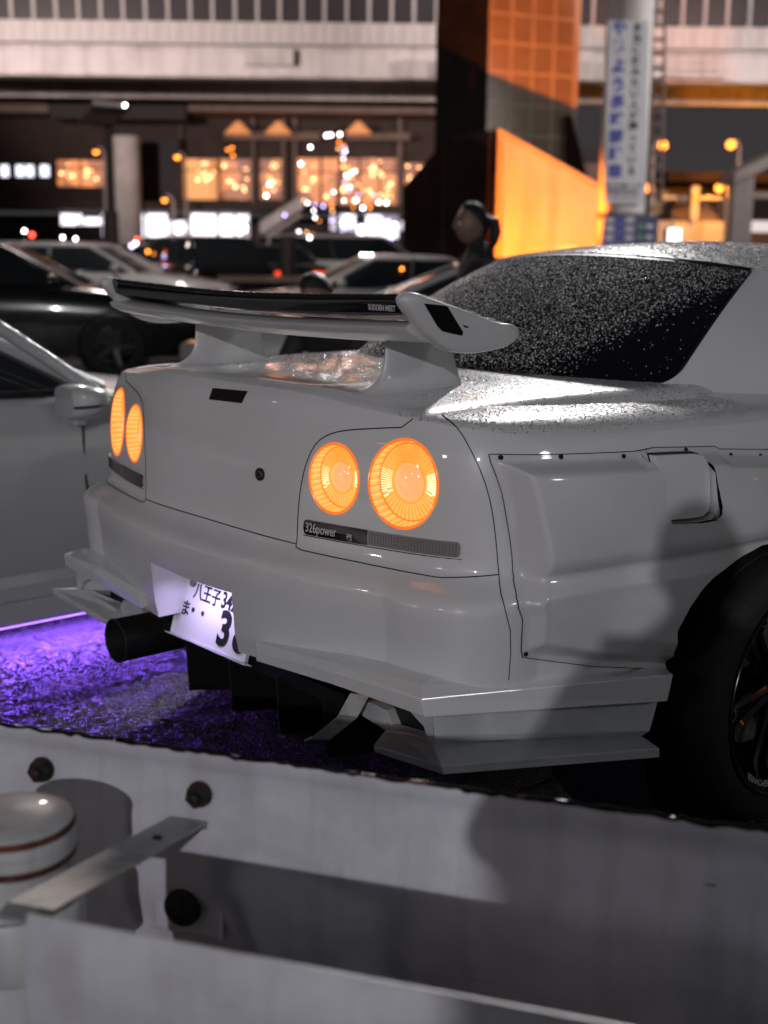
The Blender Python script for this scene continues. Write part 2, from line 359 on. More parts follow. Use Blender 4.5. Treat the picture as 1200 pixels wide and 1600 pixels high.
def soff(s, z):
    a = np.abs(np.asarray(s, float)); z = np.asarray(z, float)
    wr = 1-sstep(.62, 1.02, a); wf = sstep(4.0, 4.8, a)
    o = REAR(z)*wr+SIDE(z)*(1-wr)
    o = o+.040*np.maximum(0, 1-np.sqrt(((a-.745)/.15)**2+.012))*(1-sstep(.665, .73, z))      # the bumper's angular corner
    return o*(1-wf)+FRNT(z)*wf
def surf(s, z, off=0.0):
    x, y, nx, ny = plan(s); o = soff(s, z)+off
    return np.stack([x+nx*o, y+ny*o, z+0*o], -1)
def s_of_x(x): return float(np.interp(abs(x), _sx(np.linspace(0, .95, 400)), np.linspace(0, .95, 400)))*(1 if x >= 0 else -1)
def s_of_y(y): a = np.linspace(.6, 5, 1200); return float(np.interp(y, _sy(a), a))
def snorm(s, z):
    e = .004; P = surf(s, z); A = surf(s+e, z)-surf(s-e, z); B = surf(s, z+e)-surf(s, z-e)
    n = np.cross(A, B); return Vector(n/np.linalg.norm(n)), Vector(P)
def hit(px, py, extra=0.0):
    """where a picture ray meets the body wall -> (s, z)"""
    d = np.array(ray(px, py)); C = np.array(CAMP); best = None
    ss = np.linspace(-.95, 2.4, 4000); x, y, nx, ny = plan(ss)
    for it in range(1):
        # march along the ray
        ts = np.linspace(2.0, 5.5, 1200); P = C+np.outer(ts, d)
        D = ((P[:, None, 0]-x[None, :])**2+(P[:, None, 1]-y[None, :])**2); k = D.argmin(1)
        sv = ss[k]; o = soff(sv, P[:, 2])+extra
        h = (P[:, 0]-x[k])*nx[k]+(P[:, 1]-y[k])*ny[k]-o
        i = int(np.argmax(h < 0))
        if h[i] >= 0: return None
        f = h[i-1]/(h[i-1]-h[i]); t = ts[i-1]+f*(ts[i]-ts[i-1]); Q = C+t*d
        kk = ((Q[0]-x)**2+(Q[1]-y)**2).argmin()
    return float(ss[kk]), float(Q[2])
ARCH = [on_plane(px, py, 0, .93) for px, py in ((1042,1045),(1062,1006),(1087,952),(1117,910),(1150,881),(1175,864),(1200,852))]
ARCHP = [(p.y, p.z) for p in ARCH]
WC = (1.045, .33)
ARCHP = ARCHP+[(1.06,.715),(1.17,.70),(1.29,.655),(1.39,.585),(1.47,.50),(1.52,.40),(1.54,.30)]
ARCHP = [(ARCHP[0][0]-.02, .30)]+ARCHP
def in_poly(px, py, poly):
    inside = np.zeros(px.shape, bool); n = len(poly)
    for i in range(n):
        x1, y1 = poly[i]; x2, y2 = poly[(i+1) % n]
        c = ((y1 > py) != (y2 > py)) & (px < (x2-x1)*(py-y1)/(y2-y1+1e-12)+x1); inside ^= c
    return inside

# --- wall grid
s_pos = np.unique(np.concatenate([np.arange(0, 1.1, .006), np.arange(1.1, 2.2, .012), np.arange(2.2, SMAX, .06), [SMAX]]))
REC_L, REC_R, REC_T = -.195, .158, .598
ss = np.unique(np.round(np.concatenate([-s_pos, s_pos, [REC_L, REC_R]]), 4))
NV = 34; NU = 46
tb = np.linspace(0, 1, NV+1); tu = np.linspace(0, 1, NU+1)[1:]
zb = zb_f(np.abs(ss)); zt = zt_f(np.abs(ss))
kT = int(round((REC_T-.448)/(ZSEAM-.448)*NV))
tb[kT] = (REC_T-.448)/(ZSEAM-.448)
Z = np.concatenate([zb[None, :]+(ZSEAM-zb)[None, :]*tb[:, None], ZSEAM+(zt-ZSEAM)[None, :]*tu[:, None]], 0)
NR, NC = Z.shape
S2 = np.broadcast_to(ss, Z.shape).copy()
KX = .90
LAMPS = [(s_of_x(.5905), .9025, .0915), (s_of_x(.4198), .8945, .0745)]
hole = np.zeros((NR-1, NC-1), bool)
for sg in (1, -1):
    for s0, z0, R in LAMPS:
        dx, dz = (S2-s0*sg)/KX, Z-z0; d = np.hypot(dx, dz); m_ = np.abs(d-R) < .0046
        S2[m_] = (s0*sg+KX*dx*R/d)[m_]; Z[m_] = (z0+dz*R/d)[m_]
        cs_ = (S2[:-1, :-1]+S2[1:, 1:]+S2[:-1, 1:]+S2[1:, :-1])/4; cz_ = (Z[:-1, :-1]+Z[1:, 1:]+Z[:-1, 1:]+Z[1:, :-1])/4
        hole |= np.hypot((cs_-s0*sg)/KX, cz_-z0) < R-.0005
P = surf(S2, Z)
fz = (Z[:-1, :-1]+Z[1:, 1:])/2; fs = np.broadcast_to((ss[:-1]+ss[1:])/2, fz.shape); fr = np.broadcast_to(np.arange(NR-1)[:, None], fz.shape)
fy = (P[:-1, :-1, 1]+P[1:, 1:, 1])/2
apoly = [(WC[0]+(y-WC[0])*(1.02 if y > .8 else .93), WC[1]+(z-WC[1])*1.02) for y, z in ARCHP]
apoly2 = [(y+2.66, z-.02) for y, z in apoly]
cut = (in_poly(fy, fz, apoly) | in_poly(fy, fz, apoly2)) & (np.abs(fs) > 1.0)
cut |= hole
cut |= (fr < kT) & (fs > REC_L-1e-6) & (fs < REC_R+1e-6)
idx = np.arange(NR*NC).reshape(NR, NC)
quads = np.stack([idx[:-1, :-1], idx[:-1, 1:], idx[1:, 1:], idx[1:, :-1]], -1)
# lamp panel outline from the picture
PANEL = [hit(*p) for p in ((462,855),(466,800),(474,740),(484,710),(497,690),(520,677),(560,671),(600,669),(627,668),(645,655))]
PANELSIDE = [hit(*p) for p in ((690,648),(715,670),(738,708),(757,752),(768,792),(775,845),(780,898))]
PANELBOT = [(PANEL[0][0]+.012, ZSEAM-.002), (.5, ZSEAM-.006), (.70, ZSEAM-.010), (PANELSIDE[-1][0], ZSEAM)]
ppoly = [(s, min(z, 1.06)) for s, z in PANEL]+[(s, z) for s, z in PANELSIDE]+[(PANELSIDE[-1][0], ZSEAM-.002), (PANEL[0][0], ZSEAM-.002)]
ps_ = np.abs(fs)
inpan = in_poly(ps_, fz, ppoly)
sideS = float(np.interp(.88, [p[1] for p in PANELSIDE][::-1], [p[0] for p in PANELSIDE][::-1]))
SEAMB = hit(795, 1063)[0]
bump_ = (fr < NV) & (ps_ < SEAMB)
fend = (~bump_) & (~inpan) & (ps_ > .60)
lid = (~bump_) & (~inpan) & (~fend)
Nn = np.cross(np.gradient(P, axis=1), np.gradient(P, axis=0)); Nn /= np.linalg.norm(Nn, axis=-1, keepdims=True)
def sub(mask, name, m):
    q = quads[mask & ~cut]; used = np.unique(q); mp = -np.ones(NR*NC, int); mp[used] = np.arange(len(used))
    V = P.reshape(-1, 3)[used]-np.array(CO); me = bpy.data.meshes.new(name); me.from_pydata(V.tolist(), [], mp[q].tolist())
    me.polygons.foreach_set('use_smooth', [True]*len(me.polygons)); me.update()
    me.normals_split_custom_set_from_vertices(Nn.reshape(-1, 3)[used].tolist())
    return link(name, me, m, car)
body = sub(fend, 'body', M['paint'])
sub(bump_, 'rear_bumper', M['paint']); sub(inpan & (fs > 0), 'tail_panel', M['paint']); sub(inpan & (fs < 0), 'tail_panel', M['paint'])

# --- shoulder deck below the boot lid
sd = ss[np.abs(ss) > .54]
def shoulder(sgn):
    s = np.sort(np.abs(sd[(sd*sgn > 0)])); s = np.unique(s); x, y, nx, ny = plan(s); z = zt_f(s); P0 = surf(s, z)
    tx = np.interp(s, [.54,.80,1.0,1.3,1.7,2.1,3.2,3.6,4.2,SMAX], [.46,.48,.50,.50,.52,.60,.62,.5,.4,.0]); ty = np.interp(s, [.54,.80,1.0,1.3,SMAX], [.16,.30,.45,.72,0]); ty = np.where(s > 1.3, np.minimum(y, 4.2), ty)
    T = np.stack([tx, ty], -1); rows = []
    for t in np.concatenate([np.linspace(0, .25, 12), np.linspace(.3, 1, 10)]):
        xy = P0[:, :2]*(1-t)+T*t; d = np.linalg.norm(xy-P0[:, :2], axis=1)
        zz = z+.026*sstep(.62, .95, s)*(1-np.exp(-d/.055))+.014*(1-np.exp(-d/.02))+.02*t*(s > 1.6); rows.append(np.c_[xy[:, 0]*sgn, xy[:, 1], zz])
    A = np.array(rows); return A.reshape(-1, 3), grid_faces(A.shape[0], A.shape[1], flip=(sgn < 0))
for sg in (1, -1):
    V, F = shoulder(sg); cpart('rear_quarter_top', V, F, M['paint'])

# --- boot lid top
YG = lambda x: float(np.interp(abs(x), [0,.2,.35,.5,.61,.7], [.70,.725,.777,.86,.96,1.03]))
def lid_half(): pass
nx_ = 90; ny_ = 60; V = []
sl = s_of_x(.612)
for j in range(ny_+1):
    t = j/ny_
    for i in range(nx_+1):
        s = -sl+2*sl*i/nx_
        P0 = surf(s, float(zt_f(abs(s))))
        xr = P0[0]; sgx = 1 if xr >= 0 else -1; k = abs(xr)/abs(surf(sl, float(zt_f(sl)))[0])
        xe = .605+.11*min(1, t*1.0); xx = sgx*k*((1-t)*abs(surf(sl, float(zt_f(sl)))[0])+t*.70)
        y1 = YG(xx)+.03; yy = P0[1]+(y1-P0[1])*(t**1.15)
        d = (yy-P0[1]); ze = P0[2]+.012*(1-math.exp(-d/.018))
        zc = 1.076-.018*k**2-.004*t
        zz = ze+(zc-ze)*min(1, t*1.4)
        edge = max(0, (k-.90)/.10); zz -= .035*edge**2*min(1, t*2.2)+.0*edge
        V.append((xx, yy, zz))
lidtop = cpart('boot_lid', V, grid_faces(ny_+1, nx_+1), M['paint'])
for sg in (0, 1):
    q_ = [Vector(V[j*(nx_+1)+(nx_ if sg else 0)])+Vector((0, 0, -.002)) for j in range(0, int(ny_*.86))]
    cmb(MB().tube(q_, .0026, 6), 'panel_gap', M['seam'], smooth=True)
rl = sub(lid, 'boot_lid', M['paint']); rl.name = 'boot_lid_face'

# --- seams: dark gaskets half sunk in the surface
def seam(pts, r=.0016, name='panel_gap', off=-.0009):
    Q = []
    for i in range(len(pts)-1):
        n = 8
        for k in range(n): Q.append((pts[i][0]+(pts[i+1][0]-pts[i][0])*k/n, pts[i][1]+(pts[i+1][1]-pts[i][1])*k/n))
    Q.append(pts[-1]); mb = MB().tube([surf(s, z, off) for s, z in Q], r, 6)
    return cmb(mb, name, M['seam'], smooth=True)
def smooth_pts(p, n=40):
    p = np.array(p); d = np.r_[0, np.cumsum(np.hypot(*np.diff(p, axis=0).T))]; fx = spline(d, p[:, 0]); fy_ = spline(d, p[:, 1]); t = np.linspace(0, d[-1], n)
    return list(zip(fx(t), fy_(t)))
for sg in (1, -1):
    k = [(s*sg, z) for s, z in PANEL]
    seam(smooth_pts(k[:9], 30)+[k[9]], .0019)
    seam([(s*sg, z) for s, z in smooth_pts(PANELSIDE, 24)])
    seam([(PANEL[0][0]*sg, PANEL[0][1]), ((PANEL[0][0]+.02)*sg, ZSEAM-.006), (.5*sg, ZSEAM-.008), (.70*sg, ZSEAM-.012), (PANELSIDE[-1][0]*sg, PANELSIDE[-1][1])], .0019)
    bs = [hit(*p) for p in ((780,898),(783,930),(790,955),(797,985),(798,1020),(795,1063))]
    seam([(s*sg, z) for s, z in bs])
seam([(-PANEL[0][0], ZSEAM+.004), (-.15, ZSEAM+.008), (0, ZSEAM+.009), (.15, ZSEAM+.008), (PANEL[0][0], ZSEAM+.004)], .0019)
# top corner seam running forward on the shoulder from the tail panel, and the lid's front corner cut
def ptsx(L): return [Vector(p) for p in L]

# --- plate recess
def rec_pt(s, z, dep): x, y, nx, ny = plan(s); p = surf(s, z); return (float(p[0]), float(p[1])+dep, float(p[2]))
mb = MB(); zr = Z[:kT+1, np.searchsorted(ss, 0)]
yb = .105
for sE in (REC_L, REC_R):
    col = [surf(sE, z) for z in Z[:kT+1, int(np.argmin(np.abs(ss-sE)))]]
    a = [tuple(p) for p in col]; b = [(p[0], yb, p[2]) for p in col]
    mb.add(a+b, [(i, i+1, len(a)+i+1, len(a)+i) for i in range(len(a)-1)])
cols = [i for i in range(NC) if REC_L-1e-6 <= ss[i] <= REC_R+1e-6]
a = [tuple(P[kT, i]) for i in cols]; b = [(p[0], yb, p[2]-.02) for p in a]
mb.add(a+b, [(i, i+1, len(a)+i+1, len(a)+i) for i in range(len(a)-1)])
mb.add([(surf(REC_L, .5)[0], yb, .42), (surf(REC_R, .5)[0], yb, .42), (surf(REC_R, .5)[0], yb, .60), (surf(REC_L, .5)[0], yb, .60)], [(0, 1, 2, 3)])
cmb(mb, 'plate_recess', M['paint'])
# number plate: pressed sheet with a raised rim, tilted
pl = empty('number_plate', (0, 0, 0)); pl.parent = car
PX, PW, PH = -.060, .33, .172
pc = Vector((PX, .050, .483)); tilt = Matrix.Translation(pc-CO) @ Matrix.Rotation(math.radians(-16), 4, 'X')
pl.matrix_local = tilt
mb = MB().box(-PW/2, PW/2, -.001, .003, -PH/2, PH/2); mb.build('plate_sheet', M['plate'], pl, bevel=.001)
mb = MB()
for x0, x1, z0, z1 in ((-PW/2-.003, PW/2+.003, -PH/2-.004, -PH/2+.003), (-PW/2-.003, PW/2+.003, PH/2-.003, PH/2+.003), (-PW/2-.003, -PW/2+.003, -PH/2+.0035, PH/2-.0035), (PW/2-.003, PW/2+.003, -PH/2+.0035, PH/2-.0035)): mb.box(x0, x1, -.005, .0035, z0, z1)
mb.build('plate_rim', M['plate'], pl)
MB().lathe([(.0, -.010), (.008, -.010), (.011, -.006), (.0115, -.001)], (-.115, 0, .055), (0, 1, 0), 20).build('plate_seal', M['steel'], pl, smooth=True)
def text(name, body_, size, M4, m, parent=None, wrap=None, ext=.0006, bold=0, align='LEFT', sx=1, lib=None):
    c = bpy.data.curves.new(name, 'FONT'); c.body = body_; c.size = size; c.extrude = ext; c.offset = bold; c.align_x = align; c.resolution_u = 4
    o = bpy.data.objects.new(name, c); COL.objects.link(o)
    dg = bpy.context.evaluated_depsgraph_get(); me = bpy.data.meshes.new_from_object(o.evaluated_get(dg)); bpy.data.objects.remove(o)
    co = np.empty(len(me.vertices)*3); me.vertices.foreach_get('co', co); co = co.reshape(-1, 3); co[:, 0] *= sx
    if wrap: co = wrap(co)
    else: co = np.array([tuple(M4 @ Vector(p)) for p in co])
    me.vertices.foreach_set('co', co.reshape(-1)); me.update(); me.name = name; me.materials.clear()
    return link(name, me, m, parent)
RX = Matrix.Rotation(PI/2, 4, 'X')
def platetxt(t, x, z, size, sx=1, bold=0, al='CENTER'): return text('plate_lettering', t, size, Matrix.Translation((x, -.0022, z)) @ RX, M['ink'], pl, bold=bold, sx=sx, align=al)
platetxt('八王子', -.046, .022, .047, .84, .0006); platetxt('342', .052, .022, .056, .80, .0012)
platetxt('ま', -.126, -.028, .042, 1, .0008); platetxt('・', -.092, -.026, .04, 1, .002); platetxt('・', -.048, -.026, .04, 1, .002); platetxt('3', .056, -.066, .118, .95, .004)
platetxt('8', .126, -.066, .118, .95, .004)
lp = lamp('plate_lamp', 'AREA', (-.05, .002, .578), .36, (.62, .50, 1.0), .20, aim=(-.06, .040, .42), sizey=.025); lp.data.spread = math.radians(125); lp.parent = car; lp.location = lp.location-CO

# --- tail lamps
def tail_lamp(s, z, R):
    """round lamp set in a hole of the tail panel: flange, fluted sleeve, recessed ribbed face"""
    n, p = snorm(s, z); n = Vector((n.x, n.y, 0)).normalized()
    root = bpy.data.objects.new('tail_lamp', None); COL.objects.link(root); root.parent = car
    MW = Matrix.Translation(p-CO) @ Matrix((Vector((-n.y, n.x, 0)), Vector((0, 0, 1)), n)).transposed().to_4x4(); root.matrix_local = MW; inv = (Matrix.Translation(p) @ Matrix((Vector((-n.y, n.x, 0)), Vector((0, 0, 1)), n)).transposed().to_4x4()).inverted()
    N = 72; d = -.034
    def edge(q, r, off): return inv @ Vector(surf(s+KX*r*math.cos(q), z+r*math.sin(q), off))
    V = []
    for r, off in ((R+.0035, -.001), (R+.003, .0012), (R+.0005, .0022), (R-.003, .0008)):
        V += [edge(2*PI*k/96, r, off) for k in range(96)]
    mk('lamp_flange', V, grid_faces(4, 96, wrap=True), M['glow_dark'], root, smooth=True)
    V = []
    for lv in range(4):
        for k in range(N*2):
            q = PI*k/N; e = edge(q, R-.0025, .0005); t = lv/3; fl = .0022 if k % 2 else 0
            r2 = R*.925+.0*t; b = Vector((KX*r2*math.cos(q), r2*math.sin(q), d)); v = e.lerp(b, t); rr = Vector((math.cos(q), math.sin(q), 0)); V.append(v-rr*fl*math.sin(PI*min(1, t+.2)))
    o = mk('lamp_sleeve', V, grid_faces(4, N*2, wrap=True), M['glow_mid'], root); o.data.materials.append(M['glow_hot'])
    for i, f in enumerate(o.data.polygons): f.material_index = 1 if (i % 4 < 2) else 0
    MB().lathe([(R*.925, d), (R*.91, d+.004), (R*.885, d+.001)], (0, 0, 0), (0, 0, 1), 96).build('lamp_bezel', M['glow_dark'], root, smooth=True)
    V = []; K = 88
    for r, h in ((R*.885, d+.001), (R*.70, d+.004), (R*.51, d+.001)):
        for k in range(K*2): q = PI*k/K; V.append((r*math.cos(q), r*math.sin(q), h+(.0028 if k % 2 else 0)))
    o = mk('lamp_lens', V, grid_faces(3, K*2, wrap=True), M['glow_mid'], root); o.data.materials.append(M['glow_hot'])
    o.data.materials.append(M['glow_peak'])
    for i, f in enumerate(o.data.polygons):
        a_ = abs(math.sin(PI*((i % (K*2))+.5)/K)); f.material_index = (2 if a_ < .38+.1*math.sin(i*1.7) and i % 2 else 1) if (i % 4 in (1, 3) and (a_ < .42 or i % 4 == 1)) else 0
    MB().lathe([(R*.51, d+.001), (R*.50, d+.009), (R*.46, d+.010), (R*.435, d+.005)], (0, 0, 0), (0, 0, 1), 64).build('lamp_ring', M['glow_mid'], root, smooth=True)
    MB().lathe([(R*.435, d+.005), (R*.37, d+.010), (R*.25, d+.014), (R*.12, d+.0155), (.0001, d+.016)], (0, 0, 0), (0, 0, 1), 48).build('lamp_dome', M['glow_dome'], root, smooth=True)
    for ch in root.children:
        if ch.name.split('.')[0] in ('lamp_bezel', 'lamp_lens', 'lamp_ring', 'lamp_dome'): ch.scale = (KX, 1, 1)
    return root
for sg in (1, -1):
    for s0, z0, R in LAMPS: tail_lamp(s0*sg, z0, R)

# --- reversing / fog strip under the lamps
def strip(s0, s1, z0, z1, m, name, off=.004, rl=.008, rr=.008, n=60, parent=car):
    V = []; F = []
    for i in range(n+1):
        s = s0+(s1-s0)*i/n; e = 0
        d0, d1 = abs(s-s0), abs(s1-s)
        if d0 < rl: e = rl-math.sqrt(max(0, rl*rl-(rl-d0)**2))
        if d1 < rr: e = rr-math.sqrt(max(0, rr*rr-(rr-d1)**2))
        for zz, o in ((z0+e, -.01), (z0+e+.0005, off), (z0*.5+z1*.5, off+.001), (z1-e-.0005, off), (z1-e, -.01)): V.append(surf(s, zz, o))
    return cpart(name, V, grid_faces(n+1, 5), m, parent, smooth=False)
for sg in (1, -1):
    z0, z1 = .763, .797; sA, sM, sB = .345, .52, .735
    strip(sA*sg, sM*sg, z0, z1, M['lens_red_dark'], 'fog_lens', rr=.0001)
    strip(sM*sg, sB*sg, z0+.0005, z1-.0005, M['lens_clear'], 'reverse_lens', rl=.0001)
    for k in range(7):
        zz = z0+.004+(z1-z0-.008)*k/6
        cmb(MB().tube([surf((sM+.004+(sB-sM-.012)*i/24)*sg, zz, .0052) for i in range(25)], .0011, 4), 'lens_rib', M['lens_clear'])
    for k in range(30):
        sv = sM+.006+(sB-sM-.014)*k/29
        cmb(MB().tube([surf(sv*sg, z0+.004, .0050), surf(sv*sg, z1-.004, .0050)], .0006, 4), 'lens_rib', M['seam'])
    seam([((sA-.004)*sg, z0-.003), (sM*sg, z0-.003), ((sB+.003)*sg, z0-.003)], .0016)
def on_strip(s0, z0, off):
    def f(co):
        P_ = surf(s0+co[:, 0], z0+co[:, 1], off+co[:, 2]); return P_-np.array(CO)
    return f
text('sticker_lettering', '326power', .030, None, M['sticker'], car, wrap=on_strip(.352, .771, .0062), sx=.70, ext=.0002, bold=.0004)
text('sticker_lettering', '魂', .017, None, M['sticker'], car, wrap=on_strip(.466, .768, .0062), sx=.9, ext=.0002, bold=.0004)

# --- high brake lamp and lock
hb = [hit(*p) for p in ((333,606),(388,611),(378,630),(327,624))]
Pq = [surf(s, z, .0015) for s, z in hb]; Pq2 = [surf(s, z, -.02) for s, z in hb]
cmb(MB().add(Pq+Pq2, [(0, 1, 2, 3), (0, 4, 5, 1), (1, 5, 6, 2), (2, 6, 7, 3), (3, 7, 4, 0)]), 'high_brake_lamp', M['lens_red_dark'])
hl = hit(407, 741); n, p = snorm(*hl)
cmb(MB().lathe([(.0145, -.004), (.0145, .004), (.011, .005), (.010, .002), (.004, .0025), (.0001, .0025)], p, n, 28), 'boot_lock', M['black'], smooth=True)
cmb(MB().lathe([(.0085, .004), (.0075, .0055), (.0055, .0055)], p, n, 28), 'lock_ring', M['steel'], smooth=True)

# --- lower lip around the bumper, splitter tier
def sweep(prof_f, s_list, m, name, caps=True, parent=car, smooth=True, ang=35):
    rows = []
    for s in s_list:
        pr = prof_f(s); x, y, nx, ny = plan(s); b = soff(s, .5)
        rows.append([(float(x+nx*(b+o)), float(y+ny*(b+o)), z) for o, z in pr])
    k = len(rows[0]); V = [p for r in rows for p in r]; F = grid_faces(len(rows), k, wrap=True)
    if caps: F += [tuple(range(k-1, -1, -1)), tuple(range((len(rows)-1)*k, len(rows)*k))]
    V = [Vector(v)-CO for v in V]
    mb = MB(); mb.add(V, F); o = mb.build(name, m, parent, smooth); return o
hs = lambda px, py, X: s_of_y(on_plane(px, py, 0, X).y)
def strips(name, rows, m, sg, bevel=.0022):
    """rows: stations along the piece, each a closed loop of points (right side of the car)"""
    k = len(rows[0]); mb = MB(); mb.v = [(p[0]*(1 if sg > 0 else -.965), p[1]+(0 if sg > 0 else .015), p[2]) for r in rows for p in r]
    mb.f = grid_faces(len(rows), k, wrap=True)+[tuple(range(k-1, -1, -1)), tuple(range((len(rows)-1)*k, len(rows)*k))]
    return cmb(mb, name, m, bevel=bevel)
Y_ = lambda px, py, y: on_plane(px, py, 1, y)
X_ = lambda px, py, x: on_plane(px, py, 0, x)
def inn(p, dx, dy, dz=0): return Vector((p.x+dx, p.y+dy, p.z+dz))
lipA = [Y_(400, 1003, -.046), Y_(400, 1017, -.060), Y_(400, 1033, -.058)]
lipM = [Y_(520, 1035, -.040), Y_(520, 1050, -.052), Y_(520, 1070, -.048)]
lipB = [Y_(661, 1069, .012), Y_(657, 1092, -.022), Y_(665, 1121, -.014)]
lipC = [X_(1043, 1046, .892), X_(1052, 1054, .925), X_(1043, 1096, .920)]
rows = []
for P3, d in ((lipA, (0, .06)), (lipM, (0, .07)), (lipB, (-.05, .10)), (lipC, (-.09, .0))):
    a, b, c = P3; rows.append([inn(a, *d, .004), a, b, c, inn(c, *d, .004)])
for sg in (1, -1): strips('bumper_lip', rows, M['paint'], sg)
spA = [Y_(583, 1164, .01), Y_(585, 1176, .012)]; spB = [Y_(689, 1197, -.03), Y_(692, 1211, -.026)]; spC = [X_(1031, 1169, .925), X_(1031, 1184, .922)]
inA = on_plane(603, 1139, 2, spA[0].z+.006); inB = on_plane(678, 1166, 2, spB[0].z+.006); inC = on_plane(1008, 1153, 2, spC[0].z+.006)
rows = []
for (t, b), i_ in ((spA, inA), (spB, inB), (spC, inC)):
    d = (i_-t); d = Vector((d.x, d.y, 0)).normalized()*.05; rows.append([inn(i_, d.x, d.y), i_, t, b, Vector((i_.x+d.x, i_.y+d.y, b.z))])
for sg in (1, -1): strips('splitter', rows, M['lip'], sg, .003)
wB = [inn(inB, -.012, .012, -.002), inn(inB, -.004, .004, .02), Y_(676, 1115, .02)]; wC = [inn(inC, -.012, 0, -.002), inn(inC, .012, 0, .02), X_(1029, 1092, .885)]
rows = [[a, b, c, inn(c, -.06, .05), inn(a, -.06, .05)] for a, b, c in (wB, wC)]
for sg in (1, -1): strips('skirt_wall', rows, M['lip'], sg)
for sg in (1, -1):
    for poly, nm, m_, yy, th in (([(546,1095),(578,1098),(603,1110),(614,1137),(603,1142),(585,1131),(566,1119)], 'vent_frame', M['lip'], .075, .03), ([(600,1134),(664,1152),(677,1160),(679,1168),(603,1143)], 'vent_frame', M['lip'], .060, .03), ([(640,1112),(680,1122),(680,1166),(668,1160),(662,1136)], 'vent_frame', M['lip'], .035, .03), ([(590,1100),(675,1116),(675,1165),(600,1140)], 'vent_dark', M['black'], .10, .01)):  # black sheet behind the frames stands for the dark vent opening
        q = [Y_(px, py, yy) for px, py in poly]
        cmb(MB().prism([(p.x*sg, p.y, p.z) for p in q], (0, th, 0)), nm, m_, bevel=.002 if nm == 'vent_frame' else 0)
# inner bumper return and diffuser
mb = MB().add([(-.78, .14, .44), (.78, .14, .44), (.78, .9, .30), (-.78, .9, .30)], [(0, 1, 2, 3)])
cmb(mb, 'underbody', M['black'])
mb = MB(); nn = 14
for i in range(nn+1):
    x = -.36+.78*i/nn
    for (yy, zz) in ((.075, .40), (.085, .36), (.25, .25), (.5, .19), (.5, .2)): mb.v.append((x, yy, zz))
mb.f = grid_faces(nn+1, 5); cmb(mb, 'diffuser', M['black'], smooth=True)
for x in (-.22, -.02, .18, .36):
    cmb(MB().prism([(x, .06, .38), (x, .07, .235), (x, .45, .16), (x, .45, .20), (x, .12, .36)], (.006, 0, 0)), 'diffuser_fin', M['black'])
cmb(MB().tube([Y_(a_, b_, .01) for a_, b_ in ((258, 986), (300, 1003), (345, 1023), (392, 1041))], .0020, 6), 'diffuser_glint', M['paint2'])  # white bead painted as light caught along the black diffuser
# tow strap bracket
mb = MB(); 
for a, b in (((.505, .05, .43), (.50, .02, .385)), ((.50, .02, .385), (.455, -.02, .33)), ((.455, -.02, .33), (.43, -.02, .315))):
    a = Vector(a); b = Vector(b); d = (b-a).normalized(); s_ = Vector((.018, .012, 0)); h = d.cross(s_).normalized()*.003
    mb.add([a-s_-h, a+s_-h, b+s_-h, b-s_-h, a-s_+h, a+s_+h, b+s_+h, b-s_+h], [(0,3,2,1),(4,5,6,7),(0,1,5,4),(1,2,6,5),(2,3,7,6),(3,0,4,7)])
cmb(mb, 'tow_strap', M['steel'])
# exhaust
ex = MB().lathe([(.050, .60), (.058, .30), (.0585, .02), (.060, 0), (.056, -.002), (.053, .004), (.052, .25), (.001, .25)], (-.385, -.05, .352), (0, 1, 0), 40)
cmb(ex, 'exhaust_tip', M['black'], smooth=True)
cmb(MB().lathe([(.02, 0), (.10, .01), (.11, .04), (.11, .36), (.10, .40), (.02, .41)], (-.30, .30, .33), (-.85, .1, 0), 28), 'muffler', M['black'], smooth=True)

# --- wide fender flare
FO = [(1042,1045),(925,1041),(829,1029),(817,1027),(815,1015),(817,968),(810,950),(807,935),(805,918),(803.5,900),(802,882),(800,860),(793,815),(785,770),(767.5,722),(765,710),(782,710),(992,705.5),(1021,699.6),(1117,697.5),(1125,701.7),(1200,702.5)]
FA = [(1042,1045),(1044,1040),(1049,1030),(1052,1024),(1055,1018),(1062,1006),(1069,990),(1073,980),(1076,974),(1079,968),(1083,960),(1087,952),(1096,938),(1104,926),(1117,910),(1120,907),(1123,904),(1160,874),(1166,870),(1184,860),(1187,858),(1200,852)]
def yz(px, py, e):
    h = hit(px, py, e); q = surf(h[0], h[1], e); return float(q[1]), float(q[2])
O2 = [yz(px, py, .004) for px, py in FO]
A2 = [yz(px, py, e_) for (px, py), e_ in zip(FA, [.004, .012, .026, .036, .046, .062]+[.075]*99)]
O2 += [(1.2,.995),(1.40,.98),(1.60,.94),(1.68,.86),(1.70,.60),(1.66,.40),(1.56,.31)]
A2 += [(1.06,.715),(1.17,.70),(1.29,.655),(1.39,.585),(1.47,.50),(1.52,.40),(1.56,.31)]
O2 = np.array(O2); A2 = np.array(A2)
ko = [0]; 
for i in range(len(O2)-1): ko.append(ko[-1]+max(.02, np.hypot(*(O2[i+1]-O2[i]))))
ko = np.array(ko); K = np.unique(np.concatenate([np.arange(0, ko[-1], .006), ko]))
Ok = np.stack([np.interp(K, ko, O2[:, i]) for i in (0, 1)], -1)
fa = [pchip(ko, A2[:, i]) for i in (0, 1)]; Ak = np.stack([f(K) for f in fa], -1)
sdist = lambda Pt, poly: np.min(np.stack([np.linalg.norm(Pt-(a+np.clip(((Pt-a)@(b-a))/(((b-a)@(b-a))+1e-12), 0, 1)[..., None]*(b-a)), axis=-1) for a, b in zip(poly[:-1], poly[1:])], 0), 0)
tt = np.unique(np.concatenate([np.linspace(0, .12, 9), np.linspace(.12, 1, 56)]))
Gd = Ok[None]*(1-tt[:, None, None])+Ak[None]*tt[:, None, None]
dO = sdist(Gd, O2); dA = sdist(Gd, A2)
